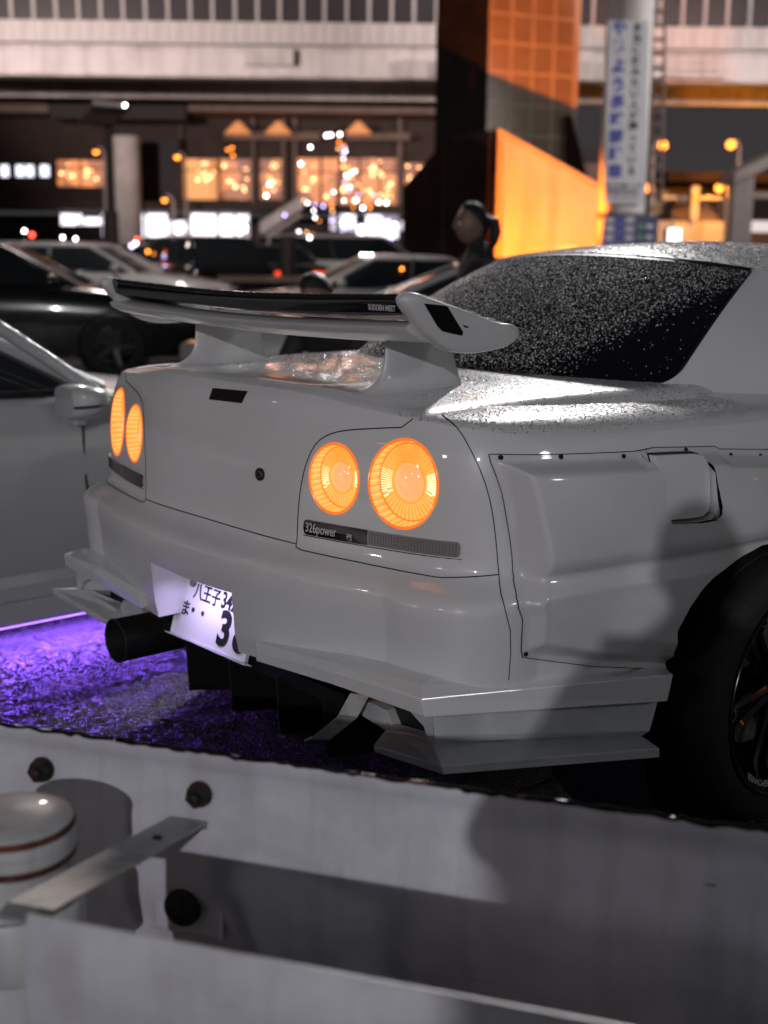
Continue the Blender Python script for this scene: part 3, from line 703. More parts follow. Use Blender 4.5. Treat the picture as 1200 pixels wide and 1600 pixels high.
FZ = pchip([.30,.55,.60,.66,.712,.728,.745,.765,.80,.90,.955,.98,1.0],[.030,.030,.032,.034,.038,.040,.052,.058,.056,.048,.040,.018,.008])
full = FZ(Gd[..., 1])
xside = lambda y: np.interp(y, _sy(np.linspace(.5, 4.5, 900)), _sx(np.linspace(.5, 4.5, 900)))
_sg = np.linspace(.55, 5.0, 2400); _yg = _sy(_sg)
def flare_x(y, z, o):
    y = np.asarray(y, float); z = np.asarray(z, float); o = np.asarray(o, float); yy = y.copy()
    for _ in range(4):
        s_ = np.interp(yy, _yg, _sg); x, yp, nx, ny = plan(s_); oo = soff(s_, z)+o; yy = y-ny*oo
    return x+nx*oo
DO = [(1031,711),(1070,709),(1100,708),(1111,711),(1119,719),(1123,740),(1124,790),(1121,803),(1112,812),(1090,816),(1049,819),(1044,800),(1044,760),(1040,742)]
DOp = [yz(px, py, .055) for px, py in DO]
_pl = np.array(DOp+DOp[:1]); _bd = np.full(Gd.shape[:2], 9.0); _bp = np.zeros_like(Gd)
for a_, b_ in zip(_pl[:-1], _pl[1:]):
    tt_ = np.clip(((Gd-a_)@(b_-a_))/((b_-a_)@(b_-a_)), 0, 1); q_ = a_+tt_[..., None]*(b_-a_); d_ = np.linalg.norm(Gd-q_, axis=-1); m_ = d_ < _bd; _bd[m_] = d_[m_]; _bp[m_] = q_[m_]
m_ = _bd < .0052; Gd[m_] = _bp[m_]
_c = (Gd[:-1, :-1]+Gd[1:, 1:]+Gd[:-1, 1:]+Gd[1:, :-1])/4
doorcut = in_poly(_c[..., 0], _c[..., 1], DOp)
flo = .004+(full-.004)*sstep(.010, .040, dO)+.028*(1-sstep(0, .22, dA))*sstep(.02, .08, dO)
Xf = flare_x(Gd[..., 0], Gd[..., 1], flo)
def flare(sg):
    V = np.stack([Xf*sg, Gd[..., 0], Gd[..., 1]], -1); n, m = V.shape[:2]
    inner = V[-1].copy(); inner[:, 0] -= .05*sg; V = np.concatenate([V, inner[None]], 0)
    back = V[0].copy(); back[:, 0] -= .012*sg
    V = np.concatenate([back[None], V], 0)
    F = grid_faces(V.shape[0], V.shape[1], flip=(sg > 0)); m = V.shape[1]
    if sg > 0: F = [f for k, f in enumerate(F) if not (1 <= k//(m-1) <= doorcut.shape[0] and doorcut[k//(m-1)-1, k % (m-1)])]
    return V.reshape(-1, 3), F
FLR = {}
for sg in (1, -1):
    V, F = flare(sg); o = cpart('fender_flare', V, F, M['paint2']); set_vis_smooth(o.data, 50); FLR[sg] = o
# fuel door opening and door on the right flare
def fl_at(px, py, o):
    y, z = yz(px, py, o); return Vector((float(flare_x(y, z, o)), y, z))
# recess sleeve (slopes inwards at the front side) and the door itself
cen = np.mean(DOp, 0)
DOi = [tuple(cen+(np.array(q)-cen)*.945) for q in DOp]
XD = lambda y, z: float(flare_x(y, z, .036))
mb = MB(); n_ = len(DOp)
mb.v = [(float(flare_x(y, z, float(.004+(FZ(z)-.004)*sstep(.010, .040, sdist(np.array([[y, z]]), O2)[0]))))-.0015, y, z) for y, z in DOp]+[(XD(y, z)-.016, y, z) for y, z in DOp]
mb.f = [(i, (i+1) % n_, n_+(i+1) % n_, n_+i) for i in range(n_)]; bk = MB(); bk.v = list(mb.v[n_:]); bk.f = [tuple(range(n_))]; cmb(mb, 'fuel_recess', M['paint2']); cmb(bk, 'fuel_recess_back', M['seam'])
mb = MB(); mb.v = [(XD(y, z), y, z) for y, z in DOi]+[(XD(y, z)-.02, y, z) for y, z in DOi]; mb.f = [tuple(range(n_))]+[(i, n_+i, n_+(i+1) % n_, (i+1) % n_) for i in range(n_)]
cmb(mb, 'fuel_door', M['paint'], bevel=.002)
# edge gasket of the flare and its rivets
ed = [(float(flare_x(y, z, .003)), y, z) for y, z in Ok[(K < ko[len(FO)])]]
for sg in (1, -1):
    cmb(MB().tube([(p[0]*sg, p[1], p[2]) for p in ed], .0013, 5), 'flare_edge', M['seam'], smooth=True)
    for px, py in ((783,715),(877,714),(975,713),(1072,703),(1142,711),(1188,712),(822,1022)):
        p = fl_at(px, py, .0055); cmb(MB().lathe([(.0052, -.004), (.0050, .0018), (.0034, .0019), (.0028, .0006), (.0001, .0006)], (p.x*sg, p.y, p.z), (sg, 0, 0), 14), 'rivet', M['black'], smooth=True)

# --- wheel wells, wheels
for yc in (1.045, 3.71):
    for sg in (1, -1): cmb(MB().lathe([(.47, .0), (.47, .32), (.02, .32)], (.865*sg, yc, .35), (-sg, 0, 0), 28), 'wheel_well', M['black'])
def wheel(x, y, sg, R=.335, wd=.265):
    o = bpy.data.objects.new('wheel', None); COL.objects.link(o); o.parent = car; o.location = Vector((x, y, R))-CO
    ax = (sg, 0, 0)
    MB().lathe([(.262, -wd/2+.01), (.30, -wd/2), (.322, -wd/2+.012), (R, -wd/2+.035), (R, -wd*.2), (R-.004, -wd*.19), (R-.004, -wd*.17), (R, -wd*.16), (R, wd*.16), (R-.004, wd*.17), (R-.004, wd*.19), (R, wd*.2), (R, wd/2-.035), (.322, wd/2-.012), (.30, wd/2), (.27, wd/2-.002), (.262, wd/2-.010)], (0, 0, 0), ax, 64).build('tyre', M['rubber'], o, smooth=True)
    MB().lathe([(.250, -wd/2), (.245, -wd/2+.03), (.22, -.02), (.215, .06), (.238, wd/2-.025), (.242, wd/2-.012), (.254, wd/2-.008), (.2555, wd/2-.002)], (0, 0, 0), ax, 64).build('rim_barrel', M['rim'], o, smooth=True)
    MB().lathe([(.2535, wd/2-.006), (.2555, wd/2-.0005), (.2580, wd/2-.0005), (.2595, wd/2-.006)], (0, 0, 0), ax, 64).build('rim_lip', M['chrome'], o, smooth=True)
    for k in range(6):
        for e in (-.12, .12):
            q = 2*PI*k/6+.2
            pts = [Vector((sg*hx, math.cos(q+e*f)*r, math.sin(q+e*f)*r)) for r, hx, f in ((.045, wd/2-.055, 1.9), (.12, wd/2-.05, 1.3), (.19, wd/2-.045, 1.25), (.232, wd/2-.022, 1.3))]
            MB().tube(pts, [.016, .0125, .011, .012], 6).build('spoke', M['rim'], o, smooth=True)
    MB().lathe([(.055, 0), (.058, wd/2-.06), (.05, wd/2-.045), (.03, wd/2-.04), (.028, wd/2-.045), (.0001, wd/2-.045)], (0, 0, 0), ax, 28).build('hub', M['rim'], o, smooth=True)
    MB().lathe([(.0001, .02), (.16, .02), (.165, -.01)], (0, 0, 0), ax, 36).build('brake_disc', M['steel'], o, smooth=True)
    # rim lettering, read from the wheel centre, upside down at the bottom
    def arc(co):
        r = .2445-.020+co[:, 1]; q = -PI/2-.16+co[:, 0]/.232
        # the lettering reads from the rim centre outward at the bottom
        r = .2262+co[:, 1]; q = -PI/2-.13-co[:, 0]/.232
        h = wd/2-.0145-(.242-r)*.4+.001+co[:, 2]
        return np.stack([sg*h, np.cos(q)*r*1.0, np.sin(q)*r], -1)
    if sg > 0: text('rim_lettering', '326POWER', .021, None, M['sticker'], o, wrap=lambda co: arc(co)*np.array([1, 1, 1]), sx=1.25, ext=.0003, bold=.0003)
    return o
wheel(.825, 1.045, 1); wheel(-.825, 1.045, -1); wheel(.80, 3.71, 1, .33, .25); wheel(-.80, 3.71, -1, .33, .25)

# --- greenhouse
GB = [(0,.70,1.066),(.2,.725,1.064),(.35,.777,1.060),(.5,.86,1.055),(.61,.96,1.050),(.70,1.10,1.040),(.775,1.35,1.020),(.785,1.7,1.005),(.785,2.1,.99),(.775,2.5,.985),(.735,2.72,.985),(.5,2.93,.99),(0,3.02,.99)]
GT = [(0,1.33,1.372),(.2,1.345,1.366),(.33,1.375,1.357),(.43,1.415,1.346),(.50,1.455,1.335),(.545,1.53,1.326),(.585,1.66,1.325),(.60,1.85,1.335),(.60,2.1,1.345),(.585,2.32,1.348),(.555,2.42,1.345),(.4,2.48,1.36),(0,2.50,1.372)]
def dens(L, n):
    L = np.array(L); d = np.arange(len(L)); t = np.linspace(0, len(L)-1, n); return np.stack([spline(np.r_[-2,-1,d], np.r_[sg_*L[2, i], sg_*L[1, i], L[:, i]])(t) for i, sg_ in ((0, -1), (1, 1), (2, 1))], -1)
ND = 193; B_ = dens(GB, ND); T_ = dens(GT, ND)
kk = (len(GB)-1)/(ND-1)
def gh(i, t, off=0):
    b, tp = B_[i], T_[i]; ch = tp-b; n = np.cross(B_[min(i+1, ND-1)]-B_[max(i-1, 0)], ch); n /= np.linalg.norm(n)
    bul = .030 if i*kk > 4.3 else .045
    return b+ch*t+n*(bul*4*t*(1-t)*.5+off)
def gh_patch(k0, k1, t0, t1, m, name, off, sg=1, nt=24, smooth=True, both=False):
    i0, i1 = int(round(k0/kk)), int(round(k1/kk)); rows = []
    for t in np.linspace(t0, t1, nt): rows.append([gh(i, t, off)*np.array([sg, 1, 1]) for i in range(i0, i1+1)])
    A = np.array(rows)
    if both: A = np.concatenate([(A*np.array([-1, 1, 1]))[:, :0:-1], A], 1)
    V = A.reshape(-1, 3); return cpart(name, V, grid_faces(A.shape[0], A.shape[1], flip=(sg < 0)), m, car, smooth), A
_, GLA = gh_patch(0, 4, .0, .985, M['glass_dark'], 'rear_window', -.004, both=True)
gh_patch(0, 4.02, .965, 1.0, M['black'], 'window_seal', -.001, nt=3, both=True)
for sg in (1, -1):
    gh_patch(4.0, 6.3, -.05, 1.0, M['paint'], 'pillar', .0, sg); gh_patch(3.94, 4.06, 0, 1, M['black'], 'window_seal', -.0005, sg)
    gh_patch(6.3, 9.6, .06, .96, M['glass_dark'], 'side_window', -.003, sg); gh_patch(6.3, 9.6, .93, 1.0, M['paint'], 'roof_rail', .0, sg, nt=4); gh_patch(6.3, 9.6, -.06, .07, M['paint'], 'window_sill', .0, sg, nt=4)
    gh_patch(9.6, 10.1, -.05, 1.0, M['paint'], 'windscreen_pillar', .0, sg)
gh_patch(10.1, 12, .0, 1.0, M['glass_dark'], 'windscreen', -.003, both=False); gh_patch(10.1, 12, .0, 1.0, M['glass_dark'], 'windscreen', -.003, sg=-1)
for sg in (1, -1):
    for k_, t_, dk, dt, nm in ((4.0, .0, -.42, .13, 'window_corner'), (4.0, .985, -.16, -.05, 'window_corner')):
        V = [gh(int(round(k_/kk)), t_, .0015)*np.array([sg, 1, 1])]
        for i in range(11):
            q = PI/2*i/10; a_ = k_+dk*(1-math.sin(q)); b_ = t_+dt*(1-math.cos(q)); kf = a_/kk; i0 = int(kf); f_ = kf-i0
            P_ = gh(i0, b_, .0015)*(1-f_)+gh(min(i0+1, ND-1), b_, .0015)*f_; V.append(P_*np.array([sg, 1, 1]))
        cpart(nm, V, [(0, i, i+1) for i in range(1, 11)], M['paint'])
# roof
rows = []
TF = np.concatenate([(T_*np.array([-1, 1, 1]))[:0:-1], T_], 0); cy0 = 1.95
for t in np.concatenate([[0, .02, .05], np.linspace(.1, 1, 12)]):
    c = np.array([0, cy0, 1.405]); xy = TF[:, :2]+(np.stack([TF[:, 0]*.0, 0*TF[:, 1]+cy0], -1)-TF[:, :2])*t
    z = TF[:, 2]+(1.408-TF[:, 2])*(1-(1-t)**2); rows.append(np.c_[xy, z])
A = np.array(rows); ROOF = A; cpart('roof', A.reshape(-1, 3), grid_faces(A.shape[0], A.shape[1]), M['paint'])
# front deck (bonnet), beyond view
mb = MB(); nb = 12
for j in range(9):
    t = j/8
    for i in range(nb+1):
        u = -1+2*i/nb; y = 2.93+(4.30-2.93)*t+.1*(1-u*u)*(1 if t > .5 else 0); mb.v.append((u*(.74-.06*t), y, .992-.11*t*t-.03*u*u+.006))
mb.f = grid_faces(9, nb+1); cmb(mb, 'bonnet', M['paint'], smooth=True)
for sg in (1, -1):
    cmb(MB().box(.76*sg-.09, .76*sg+.0 if sg > 0 else .76*sg+.09, 4.22, 4.33, .62, .74), 'headlight', M['lens_clear'], bevel=.02)
    cmb(MB().sphere((.93*sg, 2.55, 1.03), .1, 16, 10, (1.1, .6, .7)), 'side_mirror', M['paint'], smooth=True)

# --- rear wing
wing = empty('rear_wing', (0, 0, 0)); wing.parent = car
def wmb(mb, name, m, smooth=False, bevel=0):
    mb.v = [tuple(Vector(v)-CO) for v in mb.v]; return mb.build(name, m, wing, smooth, bevel)
def foil(section, xs, name, m, zf=lambda x: 0.0, yf=lambda x: 0.0, kf=lambda x: 1.0):
    mb = MB(); k = len(section)
    for x in xs:
        for y, z in section: mb.v.append((x, y+.034, z*1.0+zf(x)))
    mb.f = grid_faces(len(xs), k, wrap=True)+[tuple(range(k-1, -1, -1)), tuple(range((len(xs)-1)*k, len(xs)*k))]
    return wmb(mb, name, m, smooth=True)
xs = np.linspace(-.60, .60, 60)
sag = lambda x: -.014*math.cos(min(1, abs(x)/.60)*PI/2)+.000
main = [(.050,1.226),(.056,1.216),(.085,1.203),(.14,1.190),(.20,1.184),(.27,1.184),(.325,1.191),(.345,1.200),(.335,1.208),(.27,1.217),(.18,1.227),(.10,1.236),(.06,1.232)]
foil(main, xs, 'main_plane', M['paint2'], sag)
flap = [(.052,1.290),(.050,1.284),(.054,1.268),(.060,1.253),(.075,1.249),(.11,1.246),(.18,1.234),(.26,1.226),(.265,1.229),(.20,1.243),(.12,1.262),(.075,1.282),(.058,1.292)]
foil(flap, np.linspace(-.592, .592, 60), 'carbon_flap', M['gloss_black'], sag)
# end plates: rounded leaves
def interp_close(poly, n=80):
    p = np.array(poly+poly[:1], float); d = np.r_[0, np.cumsum(np.hypot(*np.diff(p, axis=0).T))]; L = len(poly)
    e = np.concatenate([p[-4:-1], p, p[1:4]]); de = np.concatenate([d[-4:-1]-d[-1], d, d[-1]+d[1:4]]); t = np.linspace(0, d[-1], n, endpoint=False)
    return np.stack([spline(de, e[:, 0])(t), spline(de, e[:, 1])(t)], -1)
EPX = [(645,457),(660,460),(700,474),(750,493),(790,505),(812,512),(817,522),(806,536),(780,547),(740,553),(705,548),(680,532),(655,505),(640,484),(633,466)]
EP = [(lambda p: (p.y, p.z))(on_plane(px, py, 0, .622)) for px, py in EPX]
epc = interp_close(EP, 96); cc = epc.mean(0)
for sg in (1, -1):
    rings = []
    for xo, k in ((.583, .90), (.585, .955), (.591, .985), (.600, 1.0), (.610, .995), (.617, .975), (.6215, .93), (.624, .85), (.6245, .55), (.625, .05)):
        q = cc+(epc-cc)*k; bend = -.05*np.clip((cc[1]-epc[:, 1])/.06, 0, 1)**2*0
        rings.append(np.c_[np.full(len(q), xo)+bend, q]*np.array([sg, 1, 1]))
    A = np.array(rings); mb = MB(); mb.v = [tuple(v) for v in A.reshape(-1, 3)]; mb.f = grid_faces(len(rings), 96, wrap=True)+[tuple(range(96))]
    ep = wmb(mb, 'end_plate', M['paint2'], smooth=True)
    qd = [on_plane(px, py, 0, .626) for px, py in ((663,474),(699,478),(704,486),(724,519),(722,525),(692,518),(684,510))]
    mb = MB().prism([(.6225*sg, p.y, p.z) for p in qd], (.0042*sg, 0, 0)); mb.v = [tuple(Vector(v)-CO) for v in mb.v]; mb.build('end_plate_badge', M['gloss_black'], ep, bevel=.0012)
    # upright: thin raked fin with a flared foot
    rows = []
    for t in np.linspace(0, 1, 26):
        z = 1.066+(1.194-1.066)*t
        fl = math.exp(-t/.10)
        y0 = .128+(.218-.128)*(1-math.exp(-t/.16)); y1 = .458-(.458-.405)*t**1.0-.0
        if t < .06: fl += .1
        hw = .0145+.020*fl-.003*t; n_p = 28; r = []
        for k_ in range(n_p):
            q = 2*PI*k_/n_p; c_, s_ = math.cos(q), math.sin(q)
            yy = (y0+y1)/2+(y1-y0)/2*(abs(c_)**.75)*(1 if c_ > 0 else -1); xx = hw*(abs(s_)**.8)*(1 if s_ > 0 else -1)*(1-.45*max(0, c_)**2)
            r.append(((.384+xx)*sg, yy, z-(.008*(yy-.128)/.33)*(1-t)))
        rows.append(r)
    mb = MB(); mb.v = [p for r in rows for p in r]; mb.f = grid_faces(len(rows), 28, wrap=True)+[tuple(range(28)), tuple(range(25*28, 26*28))]
    wmb(mb, 'upright', M['paint2'], smooth=True)
text('wing_lettering', 'SUDDEN MEET', .0165, None, M['sticker'], wing, wrap=lambda co: np.stack([co[:, 0]+.478, .0835+0*co[:, 0]-(co[:, 1])*.10+.004-co[:, 2], 1.258+sag(.52)+co[:, 1]], -1)-np.array(CO), sx=.78, ext=.0003, bold=.0003)

# --- rain drops lying on the paint and the glass
def tri_sample(V, F, dens_f, n):
    V = np.asarray(V, float); F = np.asarray(F); T = np.concatenate([F[:, [0, 1, 2]], F[:, [0, 2, 3]]], 0)
    a, b, c = V[T[:, 0]], V[T[:, 1]], V[T[:, 2]]; nr = np.cross(b-a, c-a); ar = np.linalg.norm(nr, axis=1); nr /= ar[:, None]+1e-12
    wgt = ar*dens_f((a+b+c)/3); wgt /= wgt.sum(); k = rng.choice(len(T), n, p=wgt); u = rng.random((n, 2)); fl = u.sum(1) > 1; u[fl] = 1-u[fl]
    P_ = a[k]+(b-a)[k]*u[:, :1]+(c-a)[k]*u[:, 1:]; N_ = nr[k]; N_[N_[:, 2] < 0] *= -1
    return P_, N_
def drops(P_, N_, rad, name, parent, flat=.55):
    n = len(P_); SEG = 7
    ref = np.where(np.abs(N_[:, [0]]) < .9, np.array([[1., 0, 0]]), np.array([[0, 1., 0]])); A_ = np.cross(N_, ref); A_ /= np.linalg.norm(A_, axis=1, keepdims=True); B2 = np.cross(N_, A_)
    V = []; el = rng.uniform(.85, 1.3, n)
    for rr, hh in ((1.0, -.08), (.86, .52), (.45, .9)):
        for k_ in range(SEG):
            q = 2*PI*k_/SEG
            V.append(P_+(A_*math.cos(q)*el[:, None]+B2*math.sin(q))*(rad*rr)[:, None]+N_*(rad*hh*flat)[:, None])
    V.append(P_+N_*(rad*flat)[:, None]); V = np.stack(V, 1); m = V.shape[1]; f = []
    for r in range(2): f += [(r*SEG+k_, r*SEG+(k_+1) % SEG, (r+1)*SEG+(k_+1) % SEG, (r+1)*SEG+k_) for k_ in range(SEG)]
    tr = [(2*SEG+k_, 2*SEG+(k_+1) % SEG, 3*SEG) for k_ in range(SEG)]
    fq = np.array(f); ft = np.array(tr); base = (np.arange(n)*m)[:, None, None]
    me = bpy.data.meshes.new(name); VV = (V-np.array(CO) if parent is not None else V).reshape(-1, 3)
    Q = (fq[None]+base).reshape(-1, 4); T = (ft[None]+base).reshape(-1, 3)
    me.vertices.add(len(VV)); me.vertices.foreach_set('co', VV.reshape(-1))
    li = np.concatenate([Q.reshape(-1), T.reshape(-1)]); me.loops.add(len(li)); me.loops.foreach_set('vertex_index', li)
    ls = np.concatenate([np.arange(len(Q))*4, len(Q)*4+np.arange(len(T))*3]); me.polygons.add(len(ls)); me.polygons.foreach_set('loop_start', ls)
    me.update(calc_edges=True); me.polygons.foreach_set('use_smooth', [True]*len(ls)); me.validate()
    o = link(name, me, M['drop'], parent); o['kind'] = 'stuff'; return o
def rads(n, a, b): return a+(b-a)*rng.random(n)**2.2
n_ = GLA.shape[0]; m_ = GLA.shape[1]
def gd(c):
    dry = sstep(-.05, .09, c[:, 0]-(.30+(c[:, 2]-1.06)*.75)); return (1-.97*dry)
Pd, Nd = tri_sample(GLA.reshape(-1, 3), grid_faces(n_, m_), gd, 44000); drops(Pd, Nd, rads(44000, .0006, .0022), 'window_drops', car).data.materials[0] = M['drop_bright']
lv = np.array([v.co for v in lidtop.data.vertices])+np.array(CO); lf = [tuple(p.vertices) for p in lidtop.data.polygons]
Pd, Nd = tri_sample(lv, lf, lambda c: sstep(.14, .34, c[:, 1])*sstep(.72, .64, np.abs(c[:, 0])), 19000); drops(Pd, Nd, rads(19000, .0008, .0024), 'boot_drops', car, .42)
Pd, Nd = tri_sample(ROOF.reshape(-1, 3), grid_faces(ROOF.shape[0], ROOF.shape[1]), lambda c: (c[:, 1] < 2.2)*1.0, 14000); drops(Pd, Nd, rads(14000, .0012, .0036), 'roof_drops', car, .75)
V, F = shoulder(1); Pd, Nd = tri_sample(V, F, lambda c: (c[:, 1] < 1.0)*sstep(1.0, 1.03, c[:, 2])*(c[:, 1] > .1), 9000); drops(Pd, Nd, rads(9000, .0007, .0024), 'shoulder_drops', car, .5)
# drops along the wing's top edge
n_ = 2600; xx = rng.uniform(-.585, .585, n_); yy = .055+.2*rng.random(n_)**2.2; zz = np.interp(yy, [.055,.075,.12,.2,.265], [1.2915,1.282,1.262,1.243,1.229])+np.array([sag(x) for x in xx])
drops(np.c_[xx, yy+.034, zz], np.tile([0, .45, .89], (n_, 1)), rads(n_, .0008, .0024), 'wing_drops', car)
for sg in (1, -1):
    k = rng.integers(0, 34, 500); 
    q = np.array([on_plane(px, py, 0, .665) for px, py in zip(np.interp(rng.random(500), [0,.3,1], [650,700,812]), np.zeros(500))]) if False else None
    tpx = rng.uniform(650, 815, 500); tpy = np.interp(tpx, [645,660,700,750,790,815], [457,460,474,493,505,514])
    q = np.array([tuple(on_plane(a, b, 0, .612)) for a, b in zip(tpx, tpy)]); q[:, 0] = (.588+.03*rng.random(500)); q[:, 0] *= sg
    drops(q, np.tile([0, .2, .98], (500, 1)), rads(500, .0007, .0018), 'end_plate_drops', car)

# ================================================================== GUARDRAIL in front of the lens
AZ = math.radians(58.5); RA = Vector((math.sin(AZ), math.cos(AZ), 0)); RN = Vector((math.cos(AZ), -math.sin(AZ), 0)); RO = Vector((1.2626, -.5409, 0))
def rp(a, n, z): return RO+RA*a+RN*n+Vector((0, 0, z))
RROT = PI/2-AZ                                                   # local x runs along the rail, local y away from the lens
def rail_frame(name, a, n, **k): return empty(name, rp(a, n, 0), RROT, **k)
def rail_sheet(parent, a0, a1, prof, m, name='rail_beam', th=.004, rough=None, seed=1):
    """prof: (n, z) list from top to bottom, sheet with a slightly ragged top edge"""
    k = 260; r_ = random.Random(seed); V = []; F = []; n = len(prof)
    for i in range(k+1):
        a = a0+(a1-a0)*i/k; j = (r_.gauss(0, .0009)+.0012*math.sin(a*9)*math.sin(a*31)) if rough else 0
        for side in (0, 1):
            for q, (pn, pz) in enumerate(prof if side == 0 else prof[::-1]):
                dz = j if (pz == prof[0][1]) else 0
                V.append((a, -(pn+(0 if side == 0 else -th)), pz+dz))
    return mk(name, V, grid_faces(k+1, 2*n, wrap=True)+[tuple(range(2*n)), tuple(range(k*2*n+2*n-1, k*2*n-1, -1))], m, parent, smooth=False)
fr_ = rail_frame('guardrail', 0, 0, label='white steel guardrail beam nearest the parked white coupe, nuts showing', cat='guardrail', group='two beams of the guardrail')
prof = [(.010, .660), (.011, .650), (.004, .634), (.000, .622)]+[(.012*math.sin((.622-z)*9)-.004*0, z) for z in np.linspace(.60, .42, 8)]+[(-.004, .36), (-.012, .33)]
o = rail_sheet(fr_, -2.6, 2.2, prof, M['rail'], rough=True); set_vis_smooth(o.data, 50)
def nut(parent, a, z, r=.0185, d=.016):
    q0 = random.uniform(0, 1)
    MB().lathe([(.0195, 0), (.0198, .003), (.016, .0035)], (a, -.004, z), (0, -1, 0), 18).build('washer', M['bolt'], parent, smooth=True)
    v = [Vector((a+r*math.cos(q0+k*PI/3), -.006, z+r*math.sin(q0+k*PI/3))) for k in range(6)]
    MB().prism(v, (0, -d, 0)).build('nut', M['bolt'], parent, bevel=.0015)
    MB().lathe([(.0085, 0), (.0085, .022), (.006, .024), (.0001, .024)], (a, -.008, z), (0, -1, 0), 14).build('bolt', M['bolt'], parent, smooth=True)
r2_ = random.Random(5); M['grime'] = mat('black road grime', (.014, .013, .012), .95, spec=.05, noise=.5, nscale=40)
for a0_, a1_ in ((-2.6, -.42), (-.415, -.03), (-.01, 2.2)):
    kq = max(4, int((a1_-a0_)/.012)); pq = [(a0_+(a1_-a0_)*i/kq, -.0115, .6605+r2_.gauss(0, .0012)) for i in range(kq+1)]
    MB().tube(pq, [max(.0026, .0036+r2_.gauss(0, .0008))*(1 if a0_ > -.1 else .8) for _ in pq], 6).build('edge_grime', M['grime'], fr_)
nut(fr_, -.282, .592); nut(fr_, -.547, .594)
mb = MB().box(-.362, -.249, -.0095, -.004, .362, .462); mb.build('washer_plate', M['rail'], fr_, bevel=.004)
MB().lathe([(.030, 0), (.029, .010), (.022, .015), (.0001, .017)], (-.311, -.008, .408), (0, -1, 0), 26).build('bolt', M['bolt'], fr_, smooth=True)
for a, w_ in ((-.30, .03), (-.255, .02), (.06, .10), (-.02, .03), (.2, .05), (.33, .04)):
    mb = MB().tube([(a-w_/2, -.0115, .6595), (a, -.0125, .6608), (a+w_/2, -.0115, .6592)], [.0012, .0026, .0010], 6); mb.build('rust_patch', M['rust'], fr_)
for a, z, w_ in ((.451, .571, .022), (.425, .558, .006)):
    MB().sphere((a, -.0045-.0, z), w_*.5, 12, 6, (1, .12, .16)).build('scrape_mark', M['bolt'], fr_)
nr_ = rail_frame('guardrail', 0, .48, label='white guardrail beam closest to the lens, along the bottom edge', cat='guardrail', group='two beams of the guardrail')
prof = [(.004, .655), (.0055, .648), (.010, .636), (.016, .60), (.013, .55), (.0, .50), (-.01, .45), (.0, .40), (.016, .34)]
A0 = -.262
V = []; o = rail_sheet(nr_, A0, 2.2, prof, M['rail'], seed=4); set_vis_smooth(o.data, 50)
# post between the beams, with a rusty cap
pr_ = rail_frame('guardrail_post', -.437, .25, label='round white guardrail post with a rust streaked steel cap', cat='post')
MB().lathe([(.074, 0), (.074, .585), (.073, .588)], (0, 0, 0), (0, 0, 1), 48).build('post_tube', M['post'], pr_, smooth=True)
MB().lathe([(.079, .592), (.081, .598), (.081, .634), (.079, .640), (.070, .645), (.045, .650), (.0001, .652)], (0, 0, 0), (0, 0, 1), 48).build('post_cap', M['post'], pr_, smooth=True)
MB().lathe([(.0745, .584), (.0815, .590), (.0818, .595), (.0812, .598)], (0, 0, 0), (0, 0, 1), 48).build('rust_ring', M['rust'], pr_, smooth=True)
MB().lathe([(.0815, .629), (.0822, .633), (.0805, .639)], (0, 0, 0), (0, 0, 1), 48).build('rust_ring', M['rust'], pr_, smooth=True)
# lower collar bracket to the left of the near beam
MB().lathe([(.086, .44), (.09, .445), (.09, .525), (.086, .53)], (0, 0, 0), (0, 0, 1), 48).build('post_collar', M['post'], pr_, smooth=True)
# strap that ties the two beams together
st = rail_frame('tie_strap', -.30, .0, label='flat galvanised strap joining the two guardrail beams', cat='strap')
mb = MB(); pts = [(.0, .004, .532, .030), (.0, .012, .552, .030), (.004, .03, .558, .030), (.01, .24, .600, .031), (.02, .45, .645, .031), (.02, .475, .640, .031)]
for a, n, z, w_ in pts: mb.v += [(a-w_, -n, z), (a+w_, -n, z), (a+w_, -n, z-.005), (a-w_, -n, z-.005)]
mb.f = grid_faces(len(pts), 4, wrap=True)+[(0, 1, 2, 3), tuple(range(23, 19, -1))]; mb.build('strap_plate', M['zinc'], st, bevel=.0015)
MB().lathe([(.007, 0), (.007, .003), (.0001, .003)], (.012, -.13, .577), (0, 0, 1), 14).build('strap_hole', M['bolt'], st)

# ================================================================== photographer whose shadow falls on the car
def skin_person(name, label, joints, bones, radii, mats_by, root_i, group=None, hair=None, loc=None):
    """joints in place coordinates; one continuous skinned body"""
    base = Vector(loc); r = empty(name, base, 0, label, 'person', group)
    me = bpy.data.meshes.new('body'); me.from_pydata([tuple(Vector(j)-base) for j in joints], bones, [])
    o = bpy.data.objects.new('body', me); COL.objects.link(o)
    sk = o.modifiers.new('skin', 'SKIN'); sk.use_smooth_shade = True
    for i, rr in enumerate(radii):
        v = me.skin_vertices[0].data[i]; v.radius = rr if hasattr(rr, '__len__') else (rr, rr); v.use_root = (i == root_i)
    sb = o.modifiers.new('sub', 'SUBSURF'); sb.levels = 2; sb.render_levels = 2
    dg = bpy.context.evaluated_depsgraph_get(); dg.update(); m2 = bpy.data.meshes.new_from_object(o.evaluated_get(dg)); bpy.data.objects.remove(o)
    b = link('body', m2, None, r)
    for m in mats_by[0]: m2.materials.append(m)
    fn = mats_by[1]
    for p in m2.polygons: p.material_index = fn(p.center+base); p.use_smooth = True
    return r
M['skin'] = mat('skin', (.20, .12, .09), .5, noise=.15, nscale=20)
M['hair'] = mat('dark hair', (.012, .009, .008), .42, noise=.5, nscale=40, bump=.5, bscale=160)
M['jacket'] = mat('dark jacket', (.020, .019, .022), .75, noise=.4, nscale=14, bump=.3, bscale=40)
M['denim'] = mat('dark trousers', (.022, .024, .034), .85, noise=.3, nscale=20)
